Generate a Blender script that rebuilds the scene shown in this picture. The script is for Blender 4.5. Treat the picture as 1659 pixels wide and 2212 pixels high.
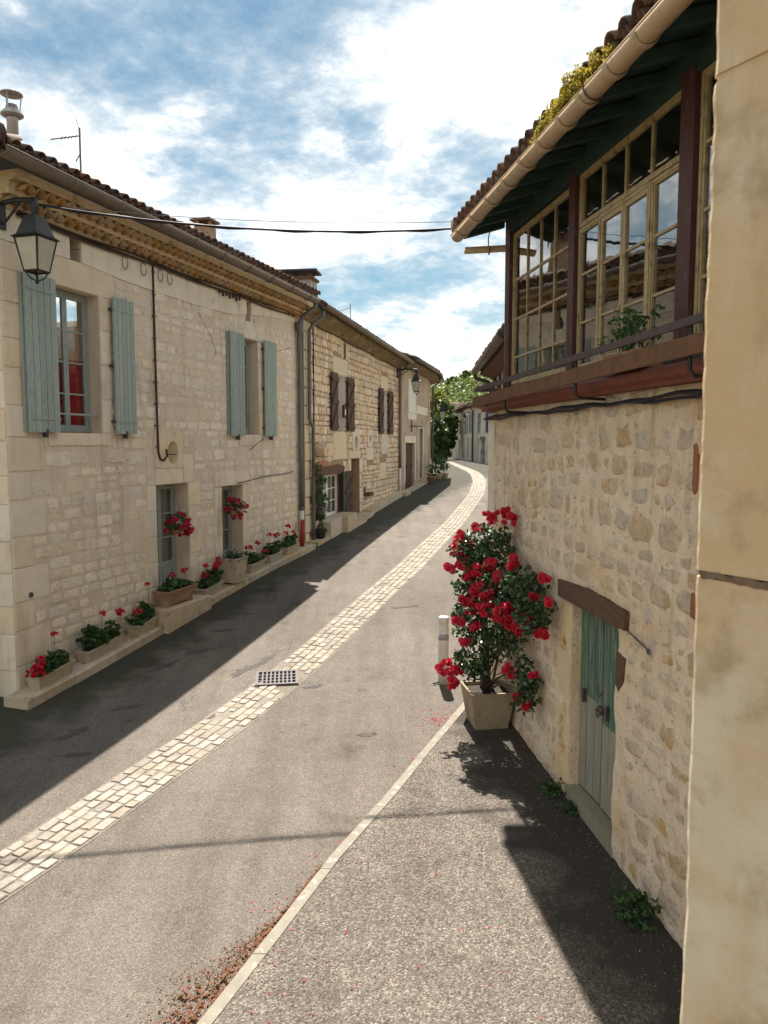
import bpy, math, random
import numpy as np
from mathutils import Vector, Matrix
from mathutils import noise as mnoise
rad = math.radians
sc = bpy.context.scene
for o in list(bpy.data.objects): bpy.data.objects.remove(o)
col = sc.collection

# ------------------------------------------------------------------ camera, sky, sun, exposure
PITCH = math.degrees(math.atan(146 / 1660))
cam_d = bpy.data.cameras.new('camera'); cam = bpy.data.objects.new('camera', cam_d); col.objects.link(cam)
cam.location = (0, 0, 0); cam.rotation_euler = (rad(90 - PITCH), 0, 0)
cam_d.sensor_fit = 'HORIZONTAL'; cam_d.sensor_width = 36; cam_d.lens = 36.02
cam_d.clip_start = 0.05; cam_d.clip_end = 6000
cam_d.dof.use_dof = True; cam_d.dof.focus_distance = 11; cam_d.dof.aperture_fstop = 13
sc.camera = cam

SUN_AZ, SUN_EL = -3.3, 60.5
SKY_STRENGTH, SUN_STRENGTH, EXPOSURE = 0.15, 2.0, 2.66
world = bpy.data.worlds.new('World'); sc.world = world; world.use_nodes = True

def build_world():
    nt = world.node_tree; nt.nodes.clear(); N = nt.nodes.new; L = nt.links.new
    out = N('ShaderNodeOutputWorld'); bg = N('ShaderNodeBackground'); bg.inputs[1].default_value = SKY_STRENGTH
    sky = N('ShaderNodeTexSky'); sky.sky_type = 'NISHITA'; sky.sun_disc = False
    sky.sun_elevation = rad(SUN_EL); sky.sun_rotation = rad(SUN_AZ); sky.air_density = 1.0; sky.dust_density = 0.6; sky.ozone_density = 1.5
    tc = N('ShaderNodeTexCoord'); sep = N('ShaderNodeSeparateXYZ'); L(tc.outputs['Generated'], sep.inputs[0])
    def M(op, a, b=None, c=None, clamp=False):
        n = N('ShaderNodeMath'); n.operation = op; n.use_clamp = clamp
        for i, x in enumerate((a, b, c)):
            if x is None: continue
            if isinstance(x, (int, float)): n.inputs[i].default_value = x
            else: L(x, n.inputs[i])
        return n.outputs[0]
    zc = M('ADD', M('MAXIMUM', sep.outputs[2], 0.0), 0.22)
    comb = N('ShaderNodeCombineXYZ'); L(M('DIVIDE', sep.outputs[0], zc), comb.inputs[0]); L(M('DIVIDE', sep.outputs[1], zc), comb.inputs[1])
    def noise(scale, detail, rough, off, dist=0.0, src=None):
        mp = N('ShaderNodeMapping'); mp.inputs['Location'].default_value = off; mp.inputs['Rotation'].default_value = (0, 0, rad(25))
        L(src or comb.outputs[0], mp.inputs[0])
        n = N('ShaderNodeTexNoise'); n.inputs['Scale'].default_value = scale; n.inputs['Detail'].default_value = detail
        n.inputs['Roughness'].default_value = rough; n.inputs['Distortion'].default_value = dist
        L(mp.outputs[0], n.inputs['Vector']); return n.outputs['Fac']
    big = noise(1.15, 2, .5, CLOUD_OFF)
    fine = noise(3.4, 12, .68, (4.1, 1.3, 0.4), .15)
    puff = noise(14.0, 5, .6, (1.1, 7.3, 2.4))
    dens = M('ADD', M('ADD', M('MULTIPLY', big, 1.0), M('MULTIPLY', fine, 0.75)), M('MULTIPLY', puff, 0.32))
    # lower sky: more veil near the horizon
    veil = M('MULTIPLY', M('SUBTRACT', 1.0, sep.outputs[2]), 0.12)
    dens = M('ADD', dens, veil)
    cov = N('ShaderNodeMapRange'); cov.interpolation_type = 'SMOOTHSTEP'
    cov.inputs['From Min'].default_value = 0.83; cov.inputs['From Max'].default_value = 1.25
    L(dens, cov.inputs['Value'])
    core = N('ShaderNodeMapRange'); core.interpolation_type = 'SMOOTHSTEP'
    core.inputs['From Min'].default_value = 0.98; core.inputs['From Max'].default_value = 1.30; L(dens, core.inputs['Value'])
    shade = noise(6.5, 9, .66, (9.2, 3.1, 5.5))
    cr = N('ShaderNodeMix'); cr.data_type = 'RGBA'
    cr.inputs[6].default_value = CLOUD_DARK; cr.inputs[7].default_value = CLOUD_LIGHT
    L(M('MULTIPLY', core.outputs[0], M('MULTIPLY_ADD', shade, 3.6, -1.05), clamp=True), cr.inputs[0])
    tint = N('ShaderNodeMix'); tint.data_type = 'RGBA'; tint.blend_type = 'MULTIPLY'; tint.inputs[0].default_value = 1
    tint.inputs[7].default_value = SKY_TINT; L(sky.outputs[0], tint.inputs[6])
    mix = N('ShaderNodeMix'); mix.data_type = 'RGBA'
    L(M('MULTIPLY', cov.outputs[0], .94), mix.inputs[0]); L(tint.outputs[2], mix.inputs[6]); L(cr.outputs[2], mix.inputs[7])
    L(mix.outputs[2], bg.inputs[0]); L(bg.outputs[0], out.inputs[0])
CLOUD_OFF = (7.95, 5.4, 0.0)
CLOUD_DARK, CLOUD_LIGHT = (0.80, 0.91, 0.98, 1), (1.95, 1.85, 1.75, 1)
SKY_TINT = (0.082, 0.110, 0.104, 1)
build_world()
sun_vec = Vector((math.sin(rad(SUN_AZ)) * math.cos(rad(SUN_EL)), math.cos(rad(SUN_AZ)) * math.cos(rad(SUN_EL)), math.sin(rad(SUN_EL))))
sl = bpy.data.lights.new('sun', 'SUN'); sl.energy = SUN_STRENGTH; sl.angle = rad(0.55); sl.color = (1.0, .925, .83)
so = bpy.data.objects.new('sun', sl); col.objects.link(so); so.rotation_euler = sun_vec.to_track_quat('Z', 'Y').to_euler(); so.location = (0, 40, 60)
vs = sc.view_settings; vs.view_transform = 'Standard'; vs.look = 'None'; vs.gamma = 1; vs.exposure = EXPOSURE; vs.use_curve_mapping = False
sc.render.engine = 'CYCLES'; sc.cycles.use_denoising = True; sc.cycles.max_bounces = 8; sc.cycles.diffuse_bounces = 4
sc.cycles.transparent_max_bounces = 12; sc.cycles.sample_clamp_indirect = 6
sc.cycles.caustics_reflective = False; sc.cycles.caustics_refractive = False

# ------------------------------------------------------------------ helpers
rng = np.random.default_rng(7)
U = lambda a, b: float(rng.uniform(a, b))
KY = [-40, -6, 9.3, 12.2, 15.3, 18.5, 22.1, 28.4, 34, 40, 60, 3000]; KZ = [-5.6, -4.25, -3.29, -3.0, -2.66, -2.45, -2.26, -1.9, -1.6, -1.5, -1.5, -1.5]
def gz(y): return float(np.mean(np.interp([y - .9, y - .45, y, y + .45, y + .9], KY, KZ)))

class Frame:
    """vertical wall plane: u along the wall (away from the camera), v = height, w = out towards the street"""
    def __init__(s, P, ang, side):
        a = rad(ang); s.P = Vector((P[0], P[1], 0)); s.d = Vector((math.sin(a), math.cos(a), 0))
        s.n = Vector((math.cos(a), -math.sin(a), 0)) * side; s.flip = side < 0; s.amp = 0.0
    def disp(s, u, v):
        return s.amp * (mnoise.noise(Vector((u * 1.6, v * 1.9, s.P.x))) + .7 * mnoise.noise(Vector((u * 5.2, v * 5.6, s.P.y))) + .35 * mnoise.noise(Vector((u * 13, v * 13, 3.1)))) if s.amp else 0.0
    def at(s, u, v, w=0.0):
        p = s.P + s.d * u + s.n * w; return Vector((p.x, p.y, v))
    def ground(s, u, w=0.0): return gz((s.P + s.d * u + s.n * w).y)

class MB:
    def __init__(s): s.v = []; s.f = []; s.m = []; s.mi = 0
    def add(s, vs, fs):
        b = len(s.v); s.v += [tuple(x) for x in vs]; s.f += [tuple(b + i for i in f) for f in fs]; s.m += [s.mi] * len(fs); return s
    def para(s, o, a, b, c):
        o, a, b, c = Vector(o), Vector(a), Vector(b), Vector(c)
        vs = [o, o + a, o + a + b, o + b, o + c, o + a + c, o + a + b + c, o + b + c]
        fs = [(0, 3, 2, 1), (4, 5, 6, 7), (0, 1, 5, 4), (1, 2, 6, 5), (2, 3, 7, 6), (3, 0, 4, 7)]
        if a.cross(b).dot(c) < 0: fs = [f[::-1] for f in fs]
        return s.add(vs, fs)
    def box(s, c, size, rz=0.0):
        c = Vector(c); R = Matrix.Rotation(rz, 3, 'Z'); a = R @ Vector((size[0], 0, 0)); b = R @ Vector((0, size[1], 0)); d = Vector((0, 0, size[2]))
        return s.para(c - a / 2 - b / 2 - d / 2, a, b, d)
    def fb(s, F, u0, u1, v0, v1, w0, w1, sh=0.0):
        """box in wall coordinates; sh shears v along u"""
        return s.para(F.at(u0, v0, w0), F.d * (u1 - u0) + Vector((0, 0, sh * (u1 - u0))), Vector((0, 0, v1 - v0)), F.n * (w1 - w0))
    def tube(s, pts, r, n=8, caps=True):
        pts = [Vector(p) for p in pts]; rs = r if isinstance(r, (list, tuple)) else [r] * len(pts); rings = []; b0 = len(s.v); prev = None
        for i, p in enumerate(pts):
            t = (pts[min(i + 1, len(pts) - 1)] - pts[max(i - 1, 0)]).normalized()
            if prev is None:
                x = t.cross(Vector((0, 0, 1)));
                if x.length < 1e-3: x = t.cross(Vector((1, 0, 0)))
            else: x = prev - t * prev.dot(t)
            x.normalize(); prev = x; y = t.cross(x)
            rings.append([p + (x * math.cos(2 * math.pi * k / n) + y * math.sin(2 * math.pi * k / n)) * rs[i] for k in range(n)])
        vs = [v for r_ in rings for v in r_]; fs = []
        for i in range(len(pts) - 1):
            for k in range(n): fs.append((i * n + k, i * n + (k + 1) % n, (i + 1) * n + (k + 1) % n, (i + 1) * n + k))
        if caps: fs.append(tuple(range(n))[::-1]); fs.append(tuple((len(pts) - 1) * n + k for k in range(n)))
        return s.add(vs, fs)
    def lathe(s, c, prof, n=16, axis='z'):
        vs = []; fs = []
        for r, z in prof:
            for k in range(n):
                a = 2 * math.pi * k / n; vs.append((c[0] + r * math.cos(a), c[1] + r * math.sin(a), c[2] + z))
        for i in range(len(prof) - 1):
            for k in range(n): fs.append((i * n + k, i * n + (k + 1) % n, (i + 1) * n + (k + 1) % n, (i + 1) * n + k))
        fs.append(tuple(range(n))[::-1]); fs.append(tuple((len(prof) - 1) * n + k for k in range(n)))
        return s.add(vs, fs)
    def prism(s, F, poly, w0, w1):
        n = len(poly); vs = [F.at(u, v, w0) for u, v in poly] + [F.at(u, v, w1) for u, v in poly]
        fs = [tuple(range(n))[::-1], tuple(range(n, 2 * n))] + [(i, (i + 1) % n, n + (i + 1) % n, n + i) for i in range(n)]
        return s.add(vs, fs)
    def sweep(s, F, prof, u0, u1, dv0=0.0, dv1=0.0, caps=True):
        """prof = closed (w,v) outline swept along u"""
        n = len(prof); vs = [F.at(u0, v + dv0, w) for w, v in prof] + [F.at(u1, v + dv1, w) for w, v in prof]
        fs = [(i, (i + 1) % n, n + (i + 1) % n, n + i) for i in range(n)]
        if caps: fs += [tuple(range(n))[::-1], tuple(range(n, 2 * n))]
        return s.add(vs, fs)

WL = {}
def wl(o): return WL.get(o.name, Vector((0, 0, 0))) if o else Vector((0, 0, 0))
def link(name, data, parent, loc):
    o = bpy.data.objects.new(name, data); col.objects.link(o)
    if parent: o.parent = parent
    o.location = Vector(loc) - wl(parent); WL[o.name] = Vector(loc); return o
def mesh(name, v, f, mats, smooth=False, mi=None):
    me = bpy.data.meshes.new(name); me.from_pydata(v, [], f)
    for m in (mats if isinstance(mats, (list, tuple)) else [mats]): me.materials.append(m)
    if mi is not None and any(mi): me.polygons.foreach_set('material_index', mi)
    if smooth: me.polygons.foreach_set('use_smooth', [True] * len(me.polygons))
    me.update(); return me
def fixn(me):
    import bmesh
    bm = bmesh.new(); bm.from_mesh(me); bmesh.ops.recalc_face_normals(bm, faces=bm.faces); bm.to_mesh(me); bm.free()
def build(name, mb, mats, parent=None, smooth=False, base=False, fix=True):
    A = np.array(mb.v); lo, hi = A.min(0), A.max(0); c = (lo + hi) / 2
    if base or parent is None: c[2] = lo[2]
    me = mesh(name, (A - c).tolist(), mb.f, mats, smooth, mb.m)
    if fix: fixn(me)
    return link(name, me, parent, c)
def empty(name, loc): return link(name, None, None, loc)
def tag(o, label, cat, group=None, kind=None):
    if label: o['label'] = label
    if cat: o['category'] = cat
    if group: o['group'] = group
    if kind: o['kind'] = kind
    return o
def struct(o): o['kind'] = 'structure'; return o
def stuff(o, label=None, cat=None): o['kind'] = 'stuff'; return tag(o, label, cat)

# ------------------------------------------------------------------ materials
MATS = {}
def mat(name, c1, c2=None, scale=6, c3=None, s3=1.2, t3=(.52, .68), rough=.85, bump=0.0, bscale=60, isl=0.0, spec=.25, metal=0.0, detail=6, stretch=None, bdist=.01, vor=0.0, c4=None, s4=9, t4=(.6, .7), streak=None):
    m = bpy.data.materials.new(name); m.use_nodes = True; MATS[name] = m
    nt = m.node_tree; N = nt.nodes.new; L = nt.links.new; b = nt.nodes['Principled BSDF']
    b.inputs['Roughness'].default_value = rough; b.inputs['Metallic'].default_value = metal; b.inputs['Specular IOR Level'].default_value = spec
    geo = N('ShaderNodeNewGeometry'); pos = geo.outputs['Position']
    if stretch:
        mp = N('ShaderNodeMapping'); mp.inputs['Scale'].default_value = stretch; L(pos, mp.inputs[0]); pos = mp.outputs[0]
    def noise(s, d=detail, r=.6):
        n = N('ShaderNodeTexNoise'); n.inputs['Scale'].default_value = s; n.inputs['Detail'].default_value = d; n.inputs['Roughness'].default_value = r
        L(pos, n.inputs['Vector']); return n.outputs['Fac']
    def mr(x, a, b_, lo=0, hi=1):
        r = N('ShaderNodeMapRange'); r.inputs[1].default_value = a; r.inputs[2].default_value = b_; r.inputs[3].default_value = lo; r.inputs[4].default_value = hi
        L(x, r.inputs[0]); return r.outputs[0]
    def mix(f, a, b_, mode='MIX'):
        x = N('ShaderNodeMix'); x.data_type = 'RGBA'; x.blend_type = mode
        for s_, val in ((0, f), (6, a), (7, b_)):
            if isinstance(val, tuple): x.inputs[s_].default_value = (*val, 1) if len(val) == 3 else val
            elif isinstance(val, (int, float)): x.inputs[s_].default_value = val
            else: L(val, x.inputs[s_])
        return x.outputs[2]
    out = c1
    if c2: out = mix(mr(noise(scale), .35, .65), c1, c2)
    if c3: out = mix(mr(noise(s3, 5), *t3), out, c3)
    if c4: out = mix(mr(noise(s4, 4), *t4), out, c4)
    if streak:
        mp2 = N('ShaderNodeMapping'); mp2.inputs['Scale'].default_value = (4.5, 4.5, .45); L(geo.outputs['Position'], mp2.inputs[0]); n2 = N('ShaderNodeTexNoise'); n2.inputs['Scale'].default_value = 1.0; n2.inputs['Detail'].default_value = 7; n2.inputs['Roughness'].default_value = .65; L(mp2.outputs[0], n2.inputs['Vector'])
        n3 = N('ShaderNodeTexNoise'); n3.inputs['Scale'].default_value = .6; n3.inputs['Detail'].default_value = 4; L(geo.outputs['Position'], n3.inputs['Vector'])
        mu = N('ShaderNodeMath'); mu.operation = 'MULTIPLY'; L(mr(n2.outputs['Fac'], .5, .72, 0, streak[1]), mu.inputs[0]); L(mr(n3.outputs['Fac'], .35, .6), mu.inputs[1]); out = mix(mu.outputs[0], out, streak[0])
    if isl:
        oi = N('ShaderNodeObjectInfo'); ad = N('ShaderNodeMath'); ad.operation = 'ADD'; L(geo.outputs['Random Per Island'], ad.inputs[0]); L(oi.outputs['Random'], ad.inputs[1])
        fr = N('ShaderNodeMath'); fr.operation = 'FRACT'; L(ad.outputs[0], fr.inputs[0])
        hs = N('ShaderNodeHueSaturation'); L(mr(fr.outputs[0], 0, 1, 1 - isl, 1 + isl), hs.inputs['Value'])
        f2 = N('ShaderNodeMath'); f2.operation = 'MULTIPLY'; f2.inputs[1].default_value = 7.31; L(fr.outputs[0], f2.inputs[0])
        f3 = N('ShaderNodeMath'); f3.operation = 'FRACT'; L(f2.outputs[0], f3.inputs[0]); L(mr(f3.outputs[0], 0, 1, .8, 1.22), hs.inputs['Saturation'])
        if isinstance(out, tuple): hs.inputs['Color'].default_value = (*out, 1)
        else: L(out, hs.inputs['Color'])
        out = hs.outputs[0]
    if isinstance(out, tuple): b.inputs['Base Color'].default_value = (*out, 1)
    else: L(out, b.inputs['Base Color'])
    if bump:
        bp = N('ShaderNodeBump'); bp.inputs['Strength'].default_value = bump; bp.inputs['Distance'].default_value = bdist
        h = noise(bscale, 8, .65)
        if vor:
            v = N('ShaderNodeTexVoronoi'); v.inputs['Scale'].default_value = vor; L(pos, v.inputs['Vector'])
            a = N('ShaderNodeMath'); a.operation = 'ADD'; L(h, a.inputs[0]); L(v.outputs['Distance'], a.inputs[1]); h = a.outputs[0]
        L(h, bp.inputs['Height']); L(bp.outputs[0], b.inputs['Normal'])
    return m

def gravel_mat(name, tones, cell, bump, moss=None, patch=.12, bdist=.006, warm=None):
    """chippings of several tones set in binder"""
    m = bpy.data.materials.new(name); m.use_nodes = True; nt = m.node_tree; N = nt.nodes.new; L = nt.links.new; b = nt.nodes['Principled BSDF']
    b.inputs['Roughness'].default_value = .88; b.inputs['Specular IOR Level'].default_value = .25
    geo = N('ShaderNodeNewGeometry'); pos = geo.outputs['Position']
    v = N('ShaderNodeTexVoronoi'); v.inputs['Scale'].default_value = cell; L(pos, v.inputs['Vector'])
    sepc = N('ShaderNodeSeparateColor'); L(v.outputs['Color'], sepc.inputs[0])
    cr = N('ShaderNodeValToRGB'); e = cr.color_ramp.elements
    e[0].position = 0; e[0].color = (*tones[0], 1); e[1].position = 1; e[1].color = (*tones[-1], 1)
    for i, t in enumerate(tones[1:-1]): x = e.new((i + 1) / (len(tones) - 1)); x.color = (*t, 1)
    L(sepc.outputs[0], cr.inputs[0])
    def noise(s, d=5, r=.6, vec=None):
        n = N('ShaderNodeTexNoise'); n.inputs['Scale'].default_value = s; n.inputs['Detail'].default_value = d; n.inputs['Roughness'].default_value = r; L(vec or pos, n.inputs['Vector']); return n.outputs['Fac']
    def mr(x, a, b_, lo=0, hi=1):
        r = N('ShaderNodeMapRange'); r.inputs[1].default_value = a; r.inputs[2].default_value = b_; r.inputs[3].default_value = lo; r.inputs[4].default_value = hi; L(x, r.inputs[0]); return r.outputs[0]
    hs = N('ShaderNodeHueSaturation'); L(cr.outputs[0], hs.inputs['Color'])
    ad = N('ShaderNodeMath'); ad.operation = 'MULTIPLY'; L(mr(noise(.7), .3, .7, 1 - patch, 1 + patch), ad.inputs[0]); L(mr(noise(4.5), .3, .7, 1 - patch * .7, 1 + patch * .7), ad.inputs[1])
    L(ad.outputs[0], hs.inputs['Value']); out = hs.outputs[0]
    mpw = N('ShaderNodeMapping'); mpw.inputs['Rotation'].default_value = (0, 0, rad(18)); mpw.inputs['Scale'].default_value = (2.4, .22, 1); L(pos, mpw.inputs[0])
    wx_ = N('ShaderNodeMix'); wx_.data_type = 'RGBA'; wx_.blend_type = 'MULTIPLY'; L(mr(noise(1.0, 6, .6, mpw.outputs[0]), .42, .66, 0, .8), wx_.inputs[0]); L(out, wx_.inputs[6]); wx_.inputs[7].default_value = (.72, .70, .68, 1); out = wx_.outputs[2]
    st_ = N('ShaderNodeMix'); st_.data_type = 'RGBA'; st_.blend_type = 'MULTIPLY'; L(mr(noise(1.7, 7, .62), .60, .70, 0, .75), st_.inputs[0]); L(out, st_.inputs[6]); st_.inputs[7].default_value = (.55, .53, .50, 1); out = st_.outputs[2]
    if moss:
        # growth along a line on the ground: n.p - k between a and b
        nx, ny, k, a0, a1, mc = moss
        dp = N('ShaderNodeVectorMath'); dp.operation = 'DOT_PRODUCT'; dp.inputs[1].default_value = (nx, ny, 0); L(pos, dp.inputs[0])
        s1 = N('ShaderNodeMath'); s1.operation = 'SUBTRACT'; L(dp.outputs['Value'], s1.inputs[0]); s1.inputs[1].default_value = k
        s2 = N('ShaderNodeMath'); s2.operation = 'ADD'; L(s1.outputs[0], s2.inputs[0]); L(mr(noise(2.2, 7), .25, .75, -.45, .45), s2.inputs[1])
        mx = N('ShaderNodeMix'); mx.data_type = 'RGBA'; L(mr(s2.outputs[0], a0, a1, .9, 0), mx.inputs[0]); L(out, mx.inputs[6]); mx.inputs[7].default_value = (*mc, 1); out = mx.outputs[2]
    L(out, b.inputs['Base Color'])
    bp = N('ShaderNodeBump'); bp.inputs['Strength'].default_value = bump; bp.inputs['Distance'].default_value = bdist
    inv = N('ShaderNodeMath'); inv.operation = 'SUBTRACT'; inv.inputs[0].default_value = 1; L(v.outputs['Distance'], inv.inputs[1])
    a2 = N('ShaderNodeMath'); a2.operation = 'MULTIPLY_ADD'; L(noise(3), a2.inputs[0]); a2.inputs[1].default_value = 2.0; L(inv.outputs[0], a2.inputs[2])
    L(a2.outputs[0], bp.inputs['Height']); L(bp.outputs[0], b.inputs['Normal'])
    MATS[name] = m; return m

def leaf_mat(name, c1, c2, rough=.45, trans=.35, spec=.4):
    m = bpy.data.materials.new(name); m.use_nodes = True; nt = m.node_tree; N = nt.nodes.new; L = nt.links.new; b = nt.nodes['Principled BSDF']
    b.inputs['Roughness'].default_value = rough; b.inputs['Specular IOR Level'].default_value = spec
    geo = N('ShaderNodeNewGeometry'); cr = N('ShaderNodeMix'); cr.data_type = 'RGBA'; cr.inputs[6].default_value = (*c1, 1); cr.inputs[7].default_value = (*c2, 1)
    L(geo.outputs['Random Per Island'], cr.inputs[0]); L(cr.outputs[2], b.inputs['Base Color'])
    t = N('ShaderNodeBsdfTranslucent'); L(cr.outputs[2], t.inputs[0]); mx = N('ShaderNodeMixShader'); mx.inputs[0].default_value = trans
    L(b.outputs[0], mx.inputs[1]); L(t.outputs[0], mx.inputs[2]); L(mx.outputs[0], nt.nodes['Material Output'].inputs[0]); MATS[name] = m; return m

def glass_mat(name, tint, rough=.03, extra=.06):
    m = bpy.data.materials.new(name); m.use_nodes = True; nt = m.node_tree; N = nt.nodes.new; L = nt.links.new; nt.nodes.remove(nt.nodes['Principled BSDF'])
    t = N('ShaderNodeBsdfTransparent'); t.inputs[0].default_value = (*tint, 1); g = N('ShaderNodeBsdfGlossy'); g.inputs['Roughness'].default_value = rough
    lw = N('ShaderNodeLayerWeight'); lw.inputs[0].default_value = .5; pw = N('ShaderNodeMath'); pw.operation = 'POWER'; L(lw.outputs['Facing'], pw.inputs[0]); pw.inputs[1].default_value = 4.2
    a = N('ShaderNodeMath'); a.use_clamp = True; L(pw.outputs[0], a.inputs[0]); a.operation = 'MULTIPLY_ADD'; a.inputs[1].default_value = .95; a.inputs[2].default_value = extra
    n = N('ShaderNodeTexNoise'); n.inputs['Scale'].default_value = 3.5; geo = N('ShaderNodeNewGeometry'); L(geo.outputs['Position'], n.inputs['Vector'])
    bp = N('ShaderNodeBump'); bp.inputs['Strength'].default_value = .06; bp.inputs['Distance'].default_value = .02; L(n.outputs['Fac'], bp.inputs['Height']); L(bp.outputs[0], g.inputs['Normal'])
    mx = N('ShaderNodeMixShader'); L(a.outputs[0], mx.inputs[0]); L(t.outputs[0], mx.inputs[1]); L(g.outputs[0], mx.inputs[2]); L(mx.outputs[0], nt.nodes['Material Output'].inputs[0]); MATS[name] = m; return m

asphalt = gravel_mat('asphalt', [(.073, .063, .053), (.113, .098, .082), (.122, .104, .087), (.137, .118, .099), (.205, .180, .152)], 120, .5, moss=(.954, -.300, -7.359, .75, 1.25, (.034, .034, .021)))
pavement_m = gravel_mat('pebble_concrete', [(.059, .050, .042), (.109, .095, .078), (.132, .114, .095), (.155, .135, .112), (.277, .243, .205)], 84, .8, moss=(-.988, -.155, -2.794, .42, .85, (.040, .034, .027)), bdist=.01, patch=.16)
kerb_m = mat('kerb_concrete', (.235, .215, .175), (.195, .176, .142), 12, c3=(.30, .28, .24), s3=14, t3=(.56, .62), bump=.3, bscale=90)
sett_m = mat('pale_sett_stone', (.30, .268, .222), (.24, .212, .173), 14, c3=(.20, .17, .135), s3=5, t3=(.52, .7), isl=.2, bump=.5, bscale=45, bdist=.012)
bed_m = gravel_mat('sett_joint_mortar', [(.12, .10, .08), (.19, .165, .135), (.24, .21, .175)], 90, .5)
tar_m = mat('dark_tar_patch', (.055, .05, .045), (.085, .076, .066), 30, bump=.4, bscale=120)
earth = mat('bare_earth', (.18, .14, .09), (.10, .11, .05), .5, bump=.4, bscale=12)
iron = mat('dark_iron', (.045, .04, .05), (.07, .05, .045), 25, rough=.55, spec=.5, bump=.15, bscale=60)
black_m = mat('black_paint', (.012, .012, .013), (.025, .022, .02), 20, rough=.5, spec=.4)
pit_m = mat('painted_pit_shade', (.012, .011, .010))  # near-black colour standing in for the darkness of an open drain pit
h1_mortar = mat('house_one_mortar', streak=((.27, .225, .165), .6), c1=(.66, .55, .425), c2=(.60, .49, .375), scale=5, c3=(.54, .435, .325), s3=1.3, bump=.7, bscale=55, bdist=.012)
h1_stone = mat('pale_limestone', streak=((.27, .225, .165), .6), c1=(.75, .645, .51), c2=(.67, .565, .44), scale=10, c3=(.52, .43, .325), s3=7, t3=(.58, .7), isl=.11, bump=.9, bscale=38, bdist=.016, c4=(.30, .245, .18), s4=22, t4=(.62, .68))
h1_dress = mat('dressed_limestone', streak=((.27, .225, .165), .6), c1=(.69, .585, .44), c2=(.63, .525, .39), scale=5, c3=(.52, .425, .31), s3=2.5, t3=(.56, .72), isl=.05, bump=.3, bscale=50, bdist=.008)
ledge_m = mat('ledge_limestone', (.50, .405, .285), (.41, .325, .225), 8, c3=(.17, .15, .10), s3=5, t3=(.6, .72), isl=.07, bump=.4, bscale=40)
plaster_m = mat('pale_lime_plaster', streak=((.27, .225, .165), .6), c1=(.72, .63, .50), c2=(.66, .57, .45), scale=4, c3=(.37, .315, .24), s3=3, t3=(.6, .75), bump=.2, bscale=40)
genoise_m = mat('ochre_cornice_mortar', (.58, .44, .27), (.51, .38, .22), 9, c3=(.34, .225, .115), s3=4, t3=(.55, .7), bump=.4, bscale=40)
genoise_t = mat('cornice_tile', (.40, .255, .13), (.31, .19, .095), 12, isl=.2, bump=.3, bscale=50)
tile_m = mat('canal_tile', (.155, .095, .068), (.10, .07, .055), 14, c3=(.24, .20, .15), s3=9, t3=(.58, .7), isl=.4, bump=.5, bscale=60)
deck_m = mat('roof_underlay', (.05, .035, .028), (.035, .028, .022), 20)
zinc_brown = mat('weathered_gutter', (.15, .115, .085), (.12, .09, .068), 8, rough=.6, spec=.35, bump=.1)
zinc = mat('grey_zinc', (.17, .165, .155), (.125, .12, .115), 6, rough=.55, metal=.3, bump=.1, stretch=(3, 3, .6))
blue_m = mat('blue_grey_paint', (.32, .365, .325), (.27, .315, .285), 14, streak=((.44, .44, .40), .7), c3=(.175, .20, .18), s3=12, t3=(.54, .68), rough=.7, bump=.25, bscale=40, stretch=(6, 6, .7), isl=.06)
frame_bg = mat('grey_window_paint', (.30, .34, .31), (.25, .29, .27), 12, rough=.55, bump=.1)
white_m = mat('white_paint', (.70, .68, .64), (.62, .60, .55), 10, rough=.55, bump=.1)
brown_sh = mat('red_brown_paint', (.085, .033, .026), (.055, .024, .02), 12, rough=.6, bump=.25, stretch=(5, 5, .8), isl=.12)
dark_wood = mat('dark_plank_wood', (.085, .047, .032), (.05, .03, .022), 14, rough=.75, bump=.4, stretch=(8, 8, .9), isl=.15)
lintel_m = mat('old_timber', (.15, .078, .05), (.085, .046, .032), 10, c3=(.15, .10, .07), s3=8, rough=.85, bump=.7, bscale=30, stretch=(1.2, 1.2, 8))
curtain_red = mat('red_curtain', (.42, .03, .03), (.33, .022, .024), 10, rough=.9)
curtain_w = mat('net_curtain', (.36, .34, .29), (.24, .225, .19), 6, rough=.9, stretch=(9, 9, .5))
h2_mortar = mat('brown_joint_mortar', (.37, .245, .155), (.28, .185, .115), 10, bump=.5, bscale=40)
h2_stone = mat('honey_limestone', streak=((.25, .18, .11), .6), c1=(.68, .54, .395), c2=(.59, .46, .33), scale=9, c3=(.29, .21, .12), s3=4, t3=(.56, .72), isl=.16, bump=.55, bscale=35, bdist=.014)
h2_dress = mat('cream_dressed_stone', (.64, .54, .40), (.57, .47, .345), 5, isl=.06, bump=.3, bscale=40)
h2_eave = mat('mossy_cornice', (.21, .145, .08), (.13, .09, .05), 5, c3=(.30, .235, .15), s3=3, bump=.5, bscale=25)
render_tan = mat('tan_render', (.45, .35, .26), (.40, .305, .225), 2.5, c3=(.28, .21, .15), s3=1.0, bump=.25, bscale=60)
render_pale = mat('pale_render', (.52, .46, .38), (.45, .395, .325), 2, c3=(.28, .245, .2), s3=1.1, bump=.3, bscale=30)
render_grey = mat('grey_render', (.45, .415, .365), (.38, .345, .30), 2, c3=(.22, .2, .175), s3=1.0, bump=.3, bscale=30)
hr_mortar = mat('buff_lime_pointing', streak=((.33, .22, .11), .65), c1=(.76, .61, .45), c2=(.68, .53, .375), scale=6, c3=(.65, .465, .28), s3=1.3, t3=(.52, .7), bump=.9, bscale=17, bdist=.03, c4=(.36, .275, .185), s4=24, t4=(.60, .68))
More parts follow.
